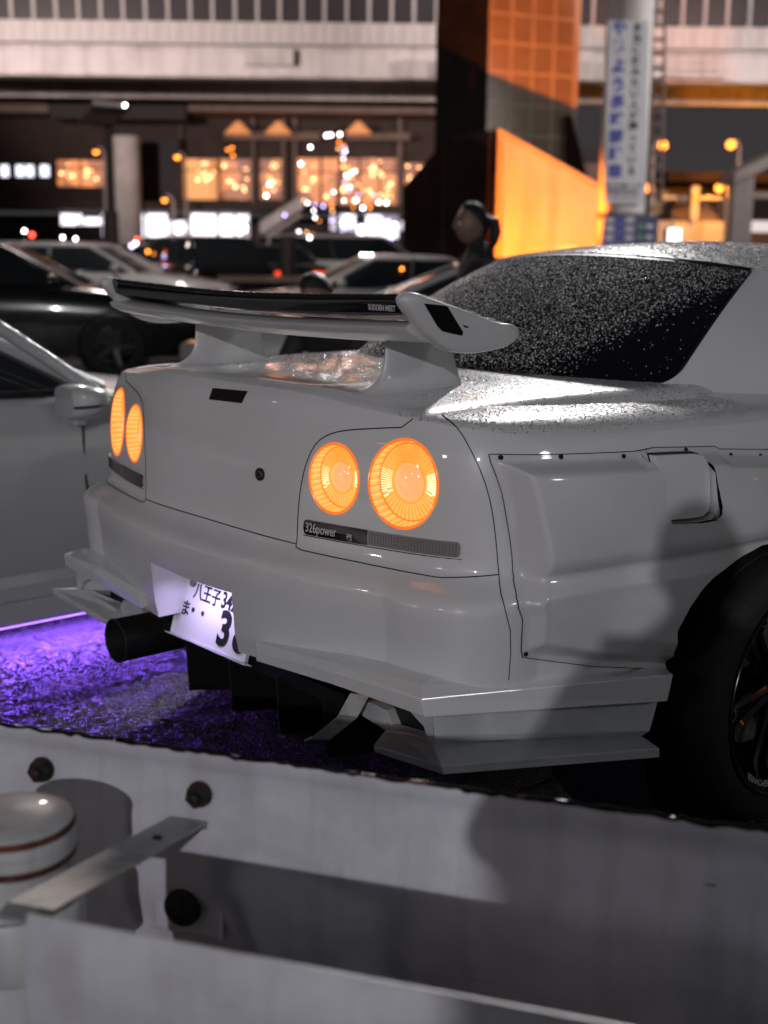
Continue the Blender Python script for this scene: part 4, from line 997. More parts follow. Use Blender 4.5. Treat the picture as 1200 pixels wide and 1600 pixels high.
def head_mesh(parent, c, face, s=1.0, hairstyle='bun', tilt=0):
    """head with brow, nose, lips, chin, eyes and ears; c = centre, face = unit direction it looks to"""
    f = Vector(face).normalized(); side = f.cross(Vector((0, 0, 1))).normalized(); up = side.cross(f)
    Rm = Matrix((side, f, up)).transposed(); NS, NR = 40, 30; V = []
    for i in range(NR+1):
        t = PI*i/NR
        for k in range(NS):
            q = 2*PI*k/NS; x, y, z = math.sin(t)*math.cos(q)*.075, math.sin(t)*math.sin(q)*.095, math.cos(t)*.118
            if z < 0: w_ = 1-.42*(-z/.118)**1.6; x *= w_; y = y*(1-.25*(-z/.118)**2)+.012*(-z/.118)*(1 if y > 0 else 0)
            if y > 0:
                fx = x/.075
                y += .024*math.exp(-(x/.010)**2-((z+.012)/.016)**2)+.012*math.exp(-(x/.008)**2-((z-.012)/.02)**2)      # nose
                y += .007*math.exp(-(x/.020)**2-((z+.052)/.008)**2)+.008*math.exp(-(x/.018)**2-((z+.092)/.013)**2)        # lips, chin
                y -= .010*(math.exp(-((abs(x)-.032)/.013)**2-((z-.008)/.012)**2))                                            # eye sockets
                y += .004*math.exp(-((abs(x)-.03)/.02)**2-((z-.03)/.008)**2)
            V.append(Vector(c)+Rm @ Vector((x, y, z))*s)
    base = parent.location; V = [v-base for v in V]
    b = mk('head', V, grid_faces(NR+1, NS, wrap=True), M['skin'], parent, smooth=True)
    L = lambda x, y, z: Vector(c)+Rm @ Vector((x, y, z))*s-base
    for sx in (-1, 1):
        MB().sphere(L(.032*sx, .078, .008), .0105*s, 12, 8).build('eye', M['plate'], b, smooth=True)
        MB().sphere(L(.032*sx, .086, .008), .0050*s, 8, 6).build('iris', M['black'], b, smooth=True)
        MB().sphere(L(.076*sx, -.005, -.005), .026*s, 12, 8, (.35, .7, 1.1)).build('ear', M['skin'], b, smooth=True)
        MB().tube([L(.018*sx, .092, .030), L(.034*sx, .089, .034), L(.048*sx, .078, .028)], .0035*s, 6).build('eyebrow', M['hair'], b)
    # hair: cap with strands, longer at the back
    V = []; n1, n2 = 26, 44
    for i in range(n1+1):
        for k in range(n2):
            q = 2*PI*k/n2; fr = (math.sin(q)+1)/2          # 1 = front
            tmax = .62+(1-fr)**1.5*1.6; t = tmax*i/n1
            r = 1.06+.02*math.sin(q*17+i*.3)+.02*math.sin(q*41)
            x, y, z = math.sin(t)*math.cos(q)*.078*r, math.sin(t)*math.sin(q)*.098*r-.006, math.cos(t)*.118*r+.004
            V.append(L(x, y, z))
    hcap = mk('hair', V, grid_faces(n1+1, n2, wrap=True), M['hair'], parent, smooth=True)
    md = hcap.modifiers.new('s', 'SOLIDIFY'); md.thickness = .006
    if hairstyle == 'bun':
        mb = MB().tube([L(0, -.10, .03), L(0, -.15, .02), L(0, -.165, -.04), L(0, -.15, -.11), L(.01, -.135, -.15)], [.03*s, .036*s, .034*s, .026*s, .006*s], 12); mb.build('ponytail', M['hair'], parent, smooth=True)
    return b
pb = uv(.128, -.15, 0)
def pj(u, v, z): return uv(u, v, z)
J = [pj(.13,-.20,.95), pj(.13,-.19,1.18), pj(.13,-.16,1.36), pj(.128,-.12,1.45), pj(.128,-.10,1.50),
     pj(-.05,-.17,1.34), pj(-.16,-.12,1.13), pj(-.045,-.085,1.345), pj(-.02,-.07,1.365),
     pj(.31,-.17,1.34), pj(.37,-.12,1.12), pj(.09,-.085,1.36), pj(.06,-.07,1.375),
     pj(.03,-.20,.90), pj(.02,-.18,.48), pj(.01,-.20,.06), pj(.02,-.08,.03),
     pj(.23,-.20,.90), pj(.25,-.20,.48), pj(.26,-.24,.06), pj(.26,-.12,.03)]
BN = [(0,1),(1,2),(2,3),(3,4),(2,5),(5,6),(6,7),(7,8),(2,9),(9,10),(10,11),(11,12),(0,13),(13,14),(14,15),(15,16),(0,17),(17,18),(18,19),(19,20)]
RD = [.16,(.17,.13),(.15,.11),.06,.06,.075,.06,.038,.036,.075,.06,.038,.036,.10,.07,.05,.04,.10,.07,.05,.04]
ph = skin_person('person', 'photographer in a dark jacket standing behind the guardrail taking the picture', J, BN, RD, ([M['jacket'], M['skin'], M['denim']], lambda c: 2 if c.z < .93 else 0), 0, loc=(pb.x, pb.y, 0))
hd = uv(.130, -.085, 1.54); head_mesh(ph, hd, FH-Vector((0, 0, .25)), .95, 'short')
cm = empty('handheld_camera', uv(.02, -.12, 1.33), TH, 'black camera held up by the photographer behind the guardrail', 'camera')
MB().box(-.066, .066, -.03, .022, .0, .095).build('camera_body', M['black'], cm, bevel=.008)
MB().lathe([(.034, 0), (.036, .01), (.036, .03)], (-.01, .022, .045), (0, 1, 0), 28).build('lens_mount', M['black'], cm, smooth=True)

# ================================================================== PARKED CARS
def car_paint(name, c, r=.3): return mat(name, c, r, coat=.8, noise=.06, nscale=3)
CP = {'silver': car_paint('silver paint', (.40, .405, .41), .32), 'black': car_paint('black paint', (.008, .008, .009), .2), 'white': car_paint('white car paint', (.62, .60, .58)), 'grey': car_paint('grey paint', (.16, .16, .165)), 'dark': car_paint('dark blue paint', (.014, .015, .022))}
M['winglass'] = mat('car window glass', (.012, .016, .018), .06, coat=.3)
M['tail_lit'] = emat('lit tail lamp', (1, .08, .02), 1.6)
M['head_lit'] = emat('lit head lamp', (1, .93, .95), 12.0)
M['alloy'] = mat('grey alloy', (.20, .19, .18), .3, metal=.8)
STY = {
 'coupe': dict(L=4.45, W=1.74, top=[(0,.62),(.03,.86),(.10,.90),(.22,.90),(.62,.86),(.70,.84),(.88,.74),(.97,.66),(1,.45)], gh=(.14,.72,.30,.56), H=1.27, bz=.18),
 'sedan': dict(L=4.6, W=1.75, top=[(0,.60),(.03,.92),(.10,.97),(.22,.97),(.62,.95),(.72,.92),(.90,.82),(.97,.72),(1,.5)], gh=(.13,.74,.27,.57), H=1.38, bz=.2),
 'van': dict(L=4.7, W=1.75, top=[(0,.60),(.02,1.0),(.10,1.04),(.5,1.03),(.78,1.02),(.85,.98),(.95,.86),(1,.55)], gh=(.01,.86,.05,.68), H=1.78, bz=.22),
 'suv': dict(L=4.5, W=1.82, top=[(0,.62),(.03,1.0),(.10,1.04),(.62,1.02),(.72,1.0),(.90,.94),(.97,.84),(1,.55)], gh=(.03,.75,.10,.58), H=1.6, bz=.24)}
def parked_car(label, loc, rz, style, paint, lit=None, group='parked cars on the lot', name='parked_car', H=None, rim='alloy', ext=None):
    S = STY[style]; L, W = S['L'], S['W']; H = H or S['H']; root = empty(name, loc, rz, label, 'car', group)
    top = pchip([p[0] for p in S['top']], [p[1] for p in S['top']]); wf = pchip([0,.02,.06,.2,.5,.8,.94,.985,1.0], [.80,.90,.955,1.0,1.0,.985,.93,.84,.72])
    bot = pchip([0,.05,.12,.85,.95,1.0], [.34,.26,S['bz'],S['bz'],.22,.30]); Y = np.r_[0, .006, .015, .03, np.linspace(.05, .95, 40), .97, .985, .994, 1.0]; V = []
    for t in Y:
        w_ = W/2*float(wf(t)); zt_, zb_ = float(top(t)), float(bot(t)); h = zt_-zb_
        half = [(0, zb_), (w_*.86, zb_), (w_*.95, zb_+.02), (w_*.965, zb_+.12*h), (w_*.985, zb_+.35*h), (w_, zb_+.62*h), (w_*.985, zb_+.80*h), (w_*.94, zt_-.045), (w_*.88, zt_-.010), (w_*.78, zt_), (w_*.4, zt_+.012), (0, zt_+.016)]
        ring = half+[(-x, z) for x, z in half[1:-1][::-1]]; V += [(x, t*L, z) for x, z in ring]
    n = 22; b = mk('body', V, grid_faces(len(Y), n, wrap=True, flip=True)+[tuple(range(n)), tuple(range(len(V)-1, len(V)-n-1, -1))], CP[paint], root); set_vis_smooth(b.data, 50)
    y0, y1, y2, y3 = (k*L for k in S['gh']); wb = W/2*.90; wt = W/2*.70
    def ring(ya, yb, hw, z, e=5.0, zc=0, N=72):
        R = []
        for k in range(N):
            q = 2*PI*(k+.5)/N; c_, s_ = math.cos(q), math.sin(q); R.append((hw*abs(c_)**(2/e)*(1 if c_ > 0 else -1), (ya+yb)/2+(yb-ya)/2*abs(s_)**(2/e)*(1 if s_ > 0 else -1), z))
        return R
    def zbase(y): return float(top(y/L))-.01
    rb = [(x, y, zbase(y)) for x, y, z in ring(y0, y1, wb, 0, 6)]; rt = ring(y2, y3, wt, H-.06, 5)
    rm = [tuple((np.array(a)+np.array(c))/2+np.array([.028*(1 if a[0] > 0 else -1)*min(1, abs(a[0])/.4), 0, .012])) for a, c in zip(rb, rt)]
    V = rb+rm+rt; mk('window', V, grid_faces(3, 72, wrap=True), M['winglass'], root, smooth=True)
    V = []
    for k, (sx, dz) in enumerate(((1.012, -.012), (1.02, .0), (.98, .022), (.86, .045), (.6, .058), (.3, .062), (.01, .063))):
        c = np.array([0, (y2+y3)/2, 0]); V += [tuple((np.array(p)-c)*np.array([sx, sx, 1])+c+np.array([0, 0, dz])) for p in rt]
    mk('roof', V, grid_faces(7, 72, wrap=True), CP[paint], root, smooth=True)
    for sx in (1, -1):
        idx = [min(range(72), key=lambda i: (rb[i][0]-sx*wb*.93)**2+(rb[i][1]-yy)**2) for yy in (y0+.06, y1-.06)]
        idx2 = [min(range(72), key=lambda i: (rt[i][0]-sx*wt*.93)**2+(rt[i][1]-yy)**2) for yy in (y2+.05, y3-.05)]
        for a, c in zip(idx, idx2):
            A, B = Vector(rb[a]), Vector(rt[c]); mid = (A+B)/2+Vector((.022*sx, 0, .012))
            MB().tube([A, mid, B], [.050, .036, .034], 8).build('pillar', CP[paint], root, smooth=True)
        ym = (y2+y3)/2; A = Vector((sx*wb*1.0, ym+.08, zbase(ym))); B = Vector((sx*wt, ym, H-.06)); MB().tube([A, (A+B)/2+Vector((.03*sx, 0, 0)), B], .026, 6).build('pillar', M['black'], root, smooth=True)
        MB().tube([(sx*(wb+.012), y0+(y1-y0)*i/12, zbase(y0+(y1-y0)*i/12)+.014) for i in range(1, 12)], .012, 6).build('window_trim', M['black'], root, smooth=True)
        mir = MB().sphere((sx*(W/2+.05), y1-.32, zbase(y1-.3)+.07), .085, 14, 10, (1.1, .7, .72)).build('side_mirror', CP[paint], root, smooth=True)
        for f, nm, m_ in ((.175*L, 'wheel', 0), (.80*L, 'wheel', 0)):
            wl = bpy.data.objects.new('wheel', None); COL.objects.link(wl); wl.parent = root; wl.location = (sx*(W/2-.10), f, .32)
            MB().lathe([(.20, -.09), (.29, -.10), (.32, -.08), (.32, .08), (.29, .10), (.21, .098)], (0, 0, 0), (sx, 0, 0), 32).build('tyre', M['rubber'], wl, smooth=True)
            mb = MB().lathe([(.215, .095), (.205, .06), (.20, -.05)], (0, 0, 0), (sx, 0, 0), 32)
            for k in range(5):
                q = 2*PI*k/5; mb.tube([(sx*.07, math.cos(q)*.02, math.sin(q)*.02), (sx*.085, math.cos(q)*.205, math.sin(q)*.205)], [.035, .026], 6)
            mb.build('rim', M[rim], wl, smooth=True)
            MB().lathe([(.365, -.06), (.372, .088), (.352, .098), (.345, .092), (.345, -.06)], (sx*(W/2-.10), f, .325), (sx, 0, 0), 40).build('wheel_arch', M['black'], root, smooth=True)
        zt0 = float(top(.03)); MB().box(sx*W*.30-.17, sx*W*.30+.17, -.006, .10, zt0-.24, zt0-.09).build('tail_light', M['tail_lit'] if lit == 'tail' else M['lens_red_dark'], root, bevel=.02)
        zf = float(top(.95)); MB().box(sx*W*.33-.16, sx*W*.33+.14, L*.955, L*.992, zf-.18, zf-.05).build('headlight', M['head_lit'] if lit == 'head' else M['lens_clear'], root, bevel=.03)
        for yy in (L*.36, L*.66):
            MB().tube([(sx*(W/2*(.985 if t > .5 else 1)+.0012), yy, S['bz']+.15+(zbase(yy)-S['bz']-.22)*t) for t in np.linspace(0, 1, 8)], .004, 5).build('door_gap', M['seam'], root)
        MB().box(sx*W/2-.008 if sx > 0 else sx*W/2-.022, sx*W/2+.022 if sx > 0 else sx*W/2+.008, L*.39, L*.43, .78, .805).build('door_handle', CP[paint], root, bevel=.006)
    MB().box(-.17, .17, -.012, .02, .62, .74).build('number_plate', M['plate'], root, bevel=.004)
    MB().box(-.5, .5, L-.02, L+.004, .28, .42).build('grille', M['black'], root, bevel=.02)
    return root
# the silver coupe alongside, with violet light under its sill
lc = parked_car('silver coupe at the left edge with violet light under its sill', (-2.46, -2.42, 0), 0, 'coupe', 'silver', name='parked_car', H=1.22)
lm = lc
for ch in list(lc.children):
    if ch.name.startswith('side_mirror'): bpy.data.objects.remove(ch)
def lpt(x, y, z): return Vector((x, y, z))-Vector((-2.46, -2.42, 0))
mb = MB(); k = 26
for i in range(k+1):
    y = -1.3+2.35*i/k; mb.v += [tuple(lpt(x, y, z)) for x, z in ((-1.60, .235), (-1.585, .20), (-1.580, .150), (-1.590, .142), (-1.582, .134), (-1.572, .075), (-1.58, .060), (-1.66, .060))]
mb.f = grid_faces(k+1, 8); mb.build('side_skirt', CP['silver'], lc, smooth=False)
MB().tube([lpt(-1.622, -1.3, .050), lpt(-1.622, 1.05, .050)], .006, 10).build('light_strip', emat('violet light strip', (.42, .20, 1.0), 6), lc, smooth=True)
ug = lamp('sill_light', 'AREA', (-1.580, .10, .056), 34, (.27, .10, 1.0), .03, aim=(-1.60, 0.0, 0), sizey=1.7)
ug.rotation_euler = (0, math.radians(-4), 0)
# its door mirror, bigger than the rest
mb = MB(); mp = on_plane(112, 628, 0, -1.56); mr = lpt(*mp)
rows = [(-.035, .0, .0), (-.03, .07, .055), (.0, .085, .062), (.06, .075, .055), (.11, .05, .04), (.14, .02, .016), (.145, .0, .0)]
for dy, ry, rz_ in rows:
    for q in range(20): c_, s_ = math.cos(2*PI*q/20), math.sin(2*PI*q/20); mb.v.append((mr.x+ry*abs(c_)**.55*(1 if c_ > 0 else -1), mr.y+dy, mr.z+rz_*abs(s_)**.55*(1 if s_ > 0 else -1)))
mb.f = grid_faces(len(rows), 20, wrap=True); mb.build('door_mirror', CP['silver'], lc, smooth=True)
MB().tube([(mr.x+.072, mr.y-.03, mr.z-.012), (mr.x+.086, mr.y+.0, mr.z-.012), (mr.x+.076, mr.y+.06, mr.z-.012), (mr.x+.05, mr.y+.11, mr.z-.010)], .005, 6).build('mirror_groove', M['black'], lc)
MB().box(mr.x-.10, mr.x+.02, mr.y-.0, mr.y+.05, mr.z-.085, mr.z-.05).build('mirror_stalk', CP['silver'], lc, bevel=.01)
AP = [on_plane(px, py, 0, -1.69) for px, py in ((-110, 440), (-50, 480), (0, 513), (60, 552), (120, 592), (170, 626), (230, 662))]
MB().tube([p-Vector((-2.46, -2.42, 0)) for p in AP], [.020, .022, .024, .024, .024, .024, .02], 12).build('windscreen_pillar', CP['silver'], lc, smooth=True)
PP = []
for i in range(4200):
    t = random.random()*5.99; k = int(t); a = AP[k].lerp(AP[k+1], t-k); q = random.uniform(-.5, 2.2); ax = (AP[k+1]-AP[k]).normalized(); n1 = ax.cross(Vector((1, 0, 0))).normalized(); n1 = n1 if n1.z > 0 else -n1; n2 = Vector((1, 0, 0)); PP.append(a+(n1*math.sin(q)+n2*math.cos(q))*.0238)
drops(np.array([tuple(p) for p in PP]), np.tile([.5, .3, .8], (4200, 1)), rads(4200, .001, .003), 'pillar_drops', None)
bpy.data.objects['pillar_drops'].parent = lc; bpy.data.objects['pillar_drops'].location = -lc.location
RZR, RZL = TH-PI/2, TH+PI/2                                         # facing right / left across the view
def cpos(px, v, back): u, z = at(px, 400, v); return u
CARS = []
def place(label, px, v, rz, style, paint, lit=None, H=None):
    S = STY[style]; global LASTCAR; u = (px-600)/CF*v*1.02; c = uv(u, v); d = Vector((-math.sin(rz), math.cos(rz), 0)); LASTCAR = parked_car(label, c-d*S['L']/2, rz, style, paint, lit, H=H); CARS.append((px, v, LASTCAR)); return LASTCAR
parked_car('unseen dark van added behind the photographer to shade the guardrail', uv(-.80, -2.75, 0), RZR, 'van', 'black', H=1.95)  # van added out of view to cast the wide shadow on the guardrail
place('black hatchback beyond the silver coupe, windows reflecting pale light', 0, 14.0, RZR+.12, 'sedan', 'black')
place('pale hatchback far left behind the black car', 8, 25, RZL, 'sedan', 'silver')
place('silver car parked beyond the black hatchback at far left', 150, 20.5, RZR-.15, 'sedan', 'silver')
place('black suv with lit amber and red lamps in front of the shops', 300, 25, TH+.55, 'suv', 'black', None, H=1.52)
place('dark car with red lamps between the black suv and the white van', 415, 29, TH+.4, 'sedan', 'dark', 'tail')
place('white minivan in front of the bright shop window', 540, 31, RZR+.35, 'van', 'white', H=1.62)
place('low silver coupe in front of the white minivan', 590, 17, RZL+.2, 'coupe', 'white')
place('silver sedan behind the rear wing facing left, beside the woman', 770, 9.6, RZL, 'sedan', 'silver', H=1.31)
place('dark car half hidden at the left end of the row', 40, 33, TH+.1, 'sedan', 'dark', 'tail')
place('white car in front of the left shop windows', 215, 30, RZL+.1, 'sedan', 'white')
place('dark hatchback beneath the outside stair', 440, 34, RZR, 'sedan', 'dark')

# ================================================================== PEOPLE by the cars
def standing(label, u, v, zh, face, hairstyle, lean=0.0, crouch=False, s=1.0):
    c = uv(u, v); f = Vector(face).normalized(); sd_ = f.cross(Vector((0, 0, 1)))
    def P_(a, b, z): return c+sd_*a+f*b+Vector((0, 0, z))
    zs = zh-.27*s
    if not crouch:
        J = [P_(0,0,zh*.56), P_(0,.0,zh*.70), P_(0,-.01,zs), P_(0,.0,zs+.08), P_(0,.015,zs+.13), P_(-.16,-.01,zs-.02), P_(-.20,-.03,zs-.28), P_(-.15,.12,zs-.45), P_(-.12,.2,zs-.46), P_(.16,-.01,zs-.02), P_(.20,-.03,zs-.28), P_(.15,.12,zs-.45), P_(.12,.2,zs-.46),
             P_(-.08,0,zh*.52), P_(-.09,.02,zh*.28), P_(-.09,-.02,.05), P_(-.09,.09,.03), P_(.08,0,zh*.52), P_(.09,.02,zh*.28), P_(.09,-.02,.05), P_(.09,.09,.03)]
    else:
        J = [P_(0,-.18,.62), P_(0,-.06,.82), P_(0,.06,zs), P_(0,.12,zs+.06), P_(0,.15,zs+.10), P_(-.17,.05,zs-.03), P_(-.24,.16,zs-.26), P_(-.12,.34,zs-.30), P_(-.08,.40,zs-.29), P_(.17,.05,zs-.03), P_(.24,.16,zs-.26), P_(.12,.34,zs-.30), P_(.08,.40,zs-.29),
             P_(-.11,-.16,.58), P_(-.14,.14,.44), P_(-.12,-.02,.05), P_(-.12,.1,.03), P_(.11,-.16,.58), P_(.14,.14,.44), P_(.12,-.02,.05), P_(.12,.1,.03)]
    RD = [.125,(.12,.10),(.12,.09),.05,.048,.068,.052,.036,.034,.068,.052,.036,.034,.085,.06,.042,.035,.085,.06,.042,.035]
    r = skin_person('person', label, J, BN, RD, ([M['jacket'], M['skin'], M['denim']], lambda p: 2 if p.z < (zh*.5 if not crouch else .5) else 0), 0, loc=(c.x, c.y, 0))
    hc = J[4]+f*.03+Vector((0, 0, .06*s)); head_mesh(r, hc, f-Vector((0, 0, lean)), .93*s, hairstyle); return r
standing('woman in a dark jacket with a ponytail looking left beside the pale car', .52, 7.5, 1.585, -RH*1.0-FH*.22, 'bun')
standing('person in dark clothes bending behind the rear wing, head lowered', -.27, 6.7, 1.24, -RH*.5-FH*.9, 'short', lean=.9, crouch=True)

# ================================================================== BACKGROUND in the view-aligned place frame
def bgroot(name, u, v, label, cat, group=None): r = empty(name, uv(u, v), TH, label, cat, group); r['u0'] = u; r['v0'] = v; return r
def bx(mb, r, u0, u1, v0, v1, z0, z1): return mb.box(u0-r['u0'], u1-r['u0'], v0-r['v0'], v1-r['v0'], z0, z1)
def bpart(r, name, m, u0, u1, v0, v1, z0, z1, parent=None, bevel=0): return bx(MB(), r, u0, u1, v0, v1, z0, z1).build(name, m, parent or r, bevel=bevel)
def rect(x0, y0, x1, y1, v):
    a = at(x0, y0, v); b = at(x1, y1, v); return a[0], b[0], min(a[1], b[1]), max(a[1], b[1])
M['concrete'] = mat('pale painted concrete', (.58, .56, .55), .8, noise=.22, nscale=1.2, bump=.1, bscale=12)
M['fascia'] = mat('pale fascia panel', (.62, .60, .59), .6, noise=.12, nscale=.8)
def stain(m, s_=.5, col=(.20, .16, .14)):
    n = m.node_tree.nodes; l = m.node_tree.links; p = n['Principled BSDF']; tc = n.new('ShaderNodeTexCoord'); src = p.inputs['Base Color'].links[0].from_socket
    mp = n.new('ShaderNodeMapping'); mp.inputs['Scale'].default_value = (1.4, 1.4, .16); l.new(tc.outputs['Object'], mp.inputs[0])
    t = n.new('ShaderNodeTexNoise'); t.inputs['Scale'].default_value = 1.6; t.inputs['Detail'].default_value = 7; l.new(mp.outputs[0], t.inputs['Vector'])
    r = n.new('ShaderNodeMapRange'); r.inputs['From Min'].default_value = .48; r.inputs['From Max'].default_value = .75; r.inputs['To Max'].default_value = s_; l.new(t.outputs['Fac'], r.inputs['Value'])
    mx = n.new('ShaderNodeMix'); mx.data_type = 'RGBA'; l.new(r.outputs[0], mx.inputs[0]); l.new(src, mx.inputs[6]); mx.inputs[7].default_value = (*col, 1); l.new(mx.outputs[2], p.inputs['Base Color'])
stain(M['concrete']); stain(M['fascia'], .35)
M['barrier'] = mat('smoked barrier sheet', (.045, .042, .045), .25)
M['wall_brown'] = mat('brown facade', (.048, .030, .026), .8, noise=.3, nscale=1.5)
M['wall_dark'] = mat('dark facade', (.025, .022, .022), .7, noise=.3, nscale=2)
M['tan'] = mat('tan fascia', (.17, .12, .10), .7, noise=.25, nscale=2)
M['tile'] = mat('lit face tile', (.30, .25, .17), .36, noise=.2, nscale=1.1, rvar=.1)  # pylon facing made paler for the floodlit face
M['tile_shaded'] = mat('shaded face tile', (.022, .017, .015), .35, noise=.4, nscale=1.5)  # same facing made near black, shade of the unlit face in its colour
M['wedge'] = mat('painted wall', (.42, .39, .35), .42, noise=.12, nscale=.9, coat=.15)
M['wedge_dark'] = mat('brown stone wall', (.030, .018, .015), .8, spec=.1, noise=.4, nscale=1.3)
M['pole'] = mat('dark pole', (.035, .028, .025), .6, noise=.3, nscale=6)
def shop_mat(name, c1, c2, s, sc):
    m = bpy.data.materials.new(name); m.use_nodes = True; n = m.node_tree.nodes; l = m.node_tree.links; p = n['Principled BSDF']
    tc = n.new('ShaderNodeTexCoord'); v = n.new('ShaderNodeTexVoronoi'); v.inputs['Scale'].default_value = sc; l.new(tc.outputs['Object'], v.inputs['Vector'])
    r = n.new('ShaderNodeValToRGB'); r.color_ramp.elements[0].color = (*c1, 1); r.color_ramp.elements[1].color = (*c2, 1); r.color_ramp.elements[0].position = .15; r.color_ramp.elements[1].position = .85
    sp_ = n.new('ShaderNodeSeparateColor'); l.new(v.outputs['Color'], sp_.inputs[0]); l.new(sp_.outputs[0], r.inputs['Fac']); l.new(r.outputs['Color'], p.inputs['Emission Color'])
    p.inputs['Emission Strength'].default_value = s; p.inputs['Base Color'].default_value = (.2, .2, .2, 1); return m
M['shop'] = shop_mat('lit shop interior', (.95, .88, .98), (.16, .13, .17), 2.6, .9)
M['warm'] = shop_mat('lit restaurant interior', (1.0, .30, .07), (.20, .04, .006), 1.05, .8)
M['warm2'] = shop_mat('lit restaurant interior amber', (1.0, .36, .05), (.55, .14, .02), 1.0, .5)
M['coolwin'] = emat('lit office window', (.86, .86, 1.0), 2.2)
M['bulb_w'] = emat('white bulb', (1, .95, .96), 16); M['bulb_o'] = emat('sodium bulb', (1, .27, .03), 7); M['bulb_b'] = emat('violet bulb', (.55, .45, 1.0), 8); M['bulb_p'] = emat('warm bulb', (1, .48, .20), 8); M['bulb_r'] = emat('red bulb', (1, .06, .03), 9)

# --- elevated road
VO = 48.0
br = bgroot('elevated_road', 0, VO, 'pale elevated road with a tall noise barrier above the lot', 'bridge')
g_ = lambda px, y: at(px, y, VO)
u0, u1 = at(-260, 30, VO)[0], at(1500, 30, VO)[0]
zA, zB, zC, zD, zE = at(600, 37, VO)[1], at(600, 70, VO)[1], at(600, 79, VO)[1], at(600, 118, VO)[1], at(600, 123, VO)[1]
pit = 33/CF*VO
nseg = int((u1-u0)/pit)
me0 = None
bpart(br, 'parapet_wall', M['fascia'], u0, u1, VO-.05, VO+.25, zB-.02, zA-.02)
bpart(br, 'deck_soffit', M['concrete'], u0, u1, VO+.30, VO+11, zC-.05, zB-.05)
bpart(br, 'girder', M['fascia'], u0, u1, VO+.35, VO+1.0, zD, zC)
bpart(br, 'girder_flange', M['concrete'], u0, u1, VO+.15, VO+1.3, zE, zD-.003)
bpart(br, 'girder', M['concrete'], u0, u1, VO+8.0, VO+8.6, zD, zC)
pa = bx(MB(), br, u0+.015, u0+pit-.015, VO-.10, VO-.053, zB, zA).build('parapet_panel', M['fascia'], br, bevel=.01)
po = bx(MB(), br, u0-.055, u0+.055, VO-.08, VO+.06, zA+.002, zA+3.2).build('barrier_post', M['concrete'], br)
sh = bx(MB(), br, u0+.06, u0+pit-.06, VO-.01, VO+.02, zA+.05, zA+3.2).build('barrier_panel', M['barrier'], br)
for i in range(1, nseg):
    for o in (pa, po, sh):
        c = o.copy(); COL.objects.link(c); c.parent = br; c.location = (pit*i, 0, 0)
# bracket under the parapet and the service gallery at the right
u, z = at(420, 74, VO); bpart(br, 'bracket', M['concrete'], u-.9, u+.9, VO-.02, VO+.5, zC-.55, zC+.03, bevel=.05)
gu0, gu1 = at(1032, 100, VO)[0], at(1128, 100, VO)[0]
gal = bpart(br, 'gallery_floor', M['concrete'], gu0, gu1, VO-.7, VO+.2, zD-.05, zD+.05)
for k in range(3): bpart(br, 'gallery_rail', M['concrete'], gu0, gu1, VO-.70, VO-.66, zD+.25+.25*k, zD+.29+.25*k)
for k in range(6): uu = gu0+(gu1-gu0)*k/5; bpart(br, 'gallery_post', M['concrete'], uu-.025, uu+.025, VO-.72, VO-.701, zD+.05, zD+.82)
for px in (648, 918):
    u, z = at(px, 110, VO); bpart(br, 'bracket', M['concrete'], u-.5, u+.5, VO-.4, VO+.14, zD-.15, zD+.5, bevel=.05)

# --- service building
VB = 62.0
sb = bgroot('service_building', -6, VB, 'brown service building with lit restaurant windows over bright shops', 'building')
W0, W1 = at(-140, 300, VB)[0], at(705, 300, VB)[0]
zroof = at(350, 150, VB)[1]
wins = [(88,250,163,292,'warm'),(285,248,340,312,'warm2'),(343,248,393,312,'warm'),(405,248,440,312,'warm'),(465,247,500,325,'warm'),(503,247,560,325,'warm'),(563,247,622,325,'warm'),(253,250,271,290,'warm'),(632,255,662,290,'warm'),(0,258,14,276,'coolwin'),(24,258,38,276,'coolwin'),(39.5,258,53,276,'coolwin'),(62,258,77,276,'coolwin')]
shops = [(94,334,128,352,'shop'),(130,340,184,352,'shop'),(158,334,185,371,'shop'),(197,334,226,371,'shop'),(229,334,262,370,'shop'),(264,345,296,370,'shop'),(298,334,338,371,'shop'),(343,335,366,373,'shop'),(369,335,390,373,'shop'),(516,335,555,360,'shop'),(557,350,590,372,'shop'),(572,336,622,372,'shop'),(592,345,640,360,'shop')]
bpart(sb, 'upper_wall', M['wall_brown'], W0, W1, VB+.5, VB+9, at(0, 322, VB)[1], zroof)
bpart(sb, 'ground_wall', M['wall_dark'], W0, W1, VB+2.0, VB+9, 0, at(0, 334, VB)[1])
bpart(sb, 'canopy', M['wall_dark'], W0, W1, VB-2.5, VB+2.1, at(300, 331, VB)[1], at(300, 319, VB)[1])
bpart(sb, 'canopy_edge', M['wall_brown'], W0, W1, VB-2.56, VB-2.504, at(300, 329, VB)[1], at(300, 320, VB)[1])
a = rect(-140, 147, 76, 176, VB-2); bpart(sb, 'roof_fascia', M['tan'], a[0], a[1], VB-2, VB+.49, a[2], a[3])
a = rect(77, 146, 290, 187, VB-2.2); bpart(sb, 'roof_fascia', M['wall_dark'], a[0], a[1], VB-2.2, VB+.49, a[2], a[3])
a = rect(293, 162, 690, 178, VB-2.5); bpart(sb, 'roof_fascia', M['tan'], a[0], a[1], VB-2.5, VB+.49, a[2], a[3])
a = rect(-140, 128, 700, 147, VB+1); bpart(sb, 'roof_slab', M['wall_dark'], a[0], a[1], VB+.6, VB+9, a[2], a[3])
a = rect(350, 205, 500, 219, VB-.6); bpart(sb, 'balcony_beam', M['tan'], a[0], a[1], VB-.6, VB+.49, a[2], a[3])
a = rect(540, 207, 640, 219, VB-.6); bpart(sb, 'balcony_beam', M['tan'], a[0], a[1], VB-.6, VB+.49, a[2], a[3])
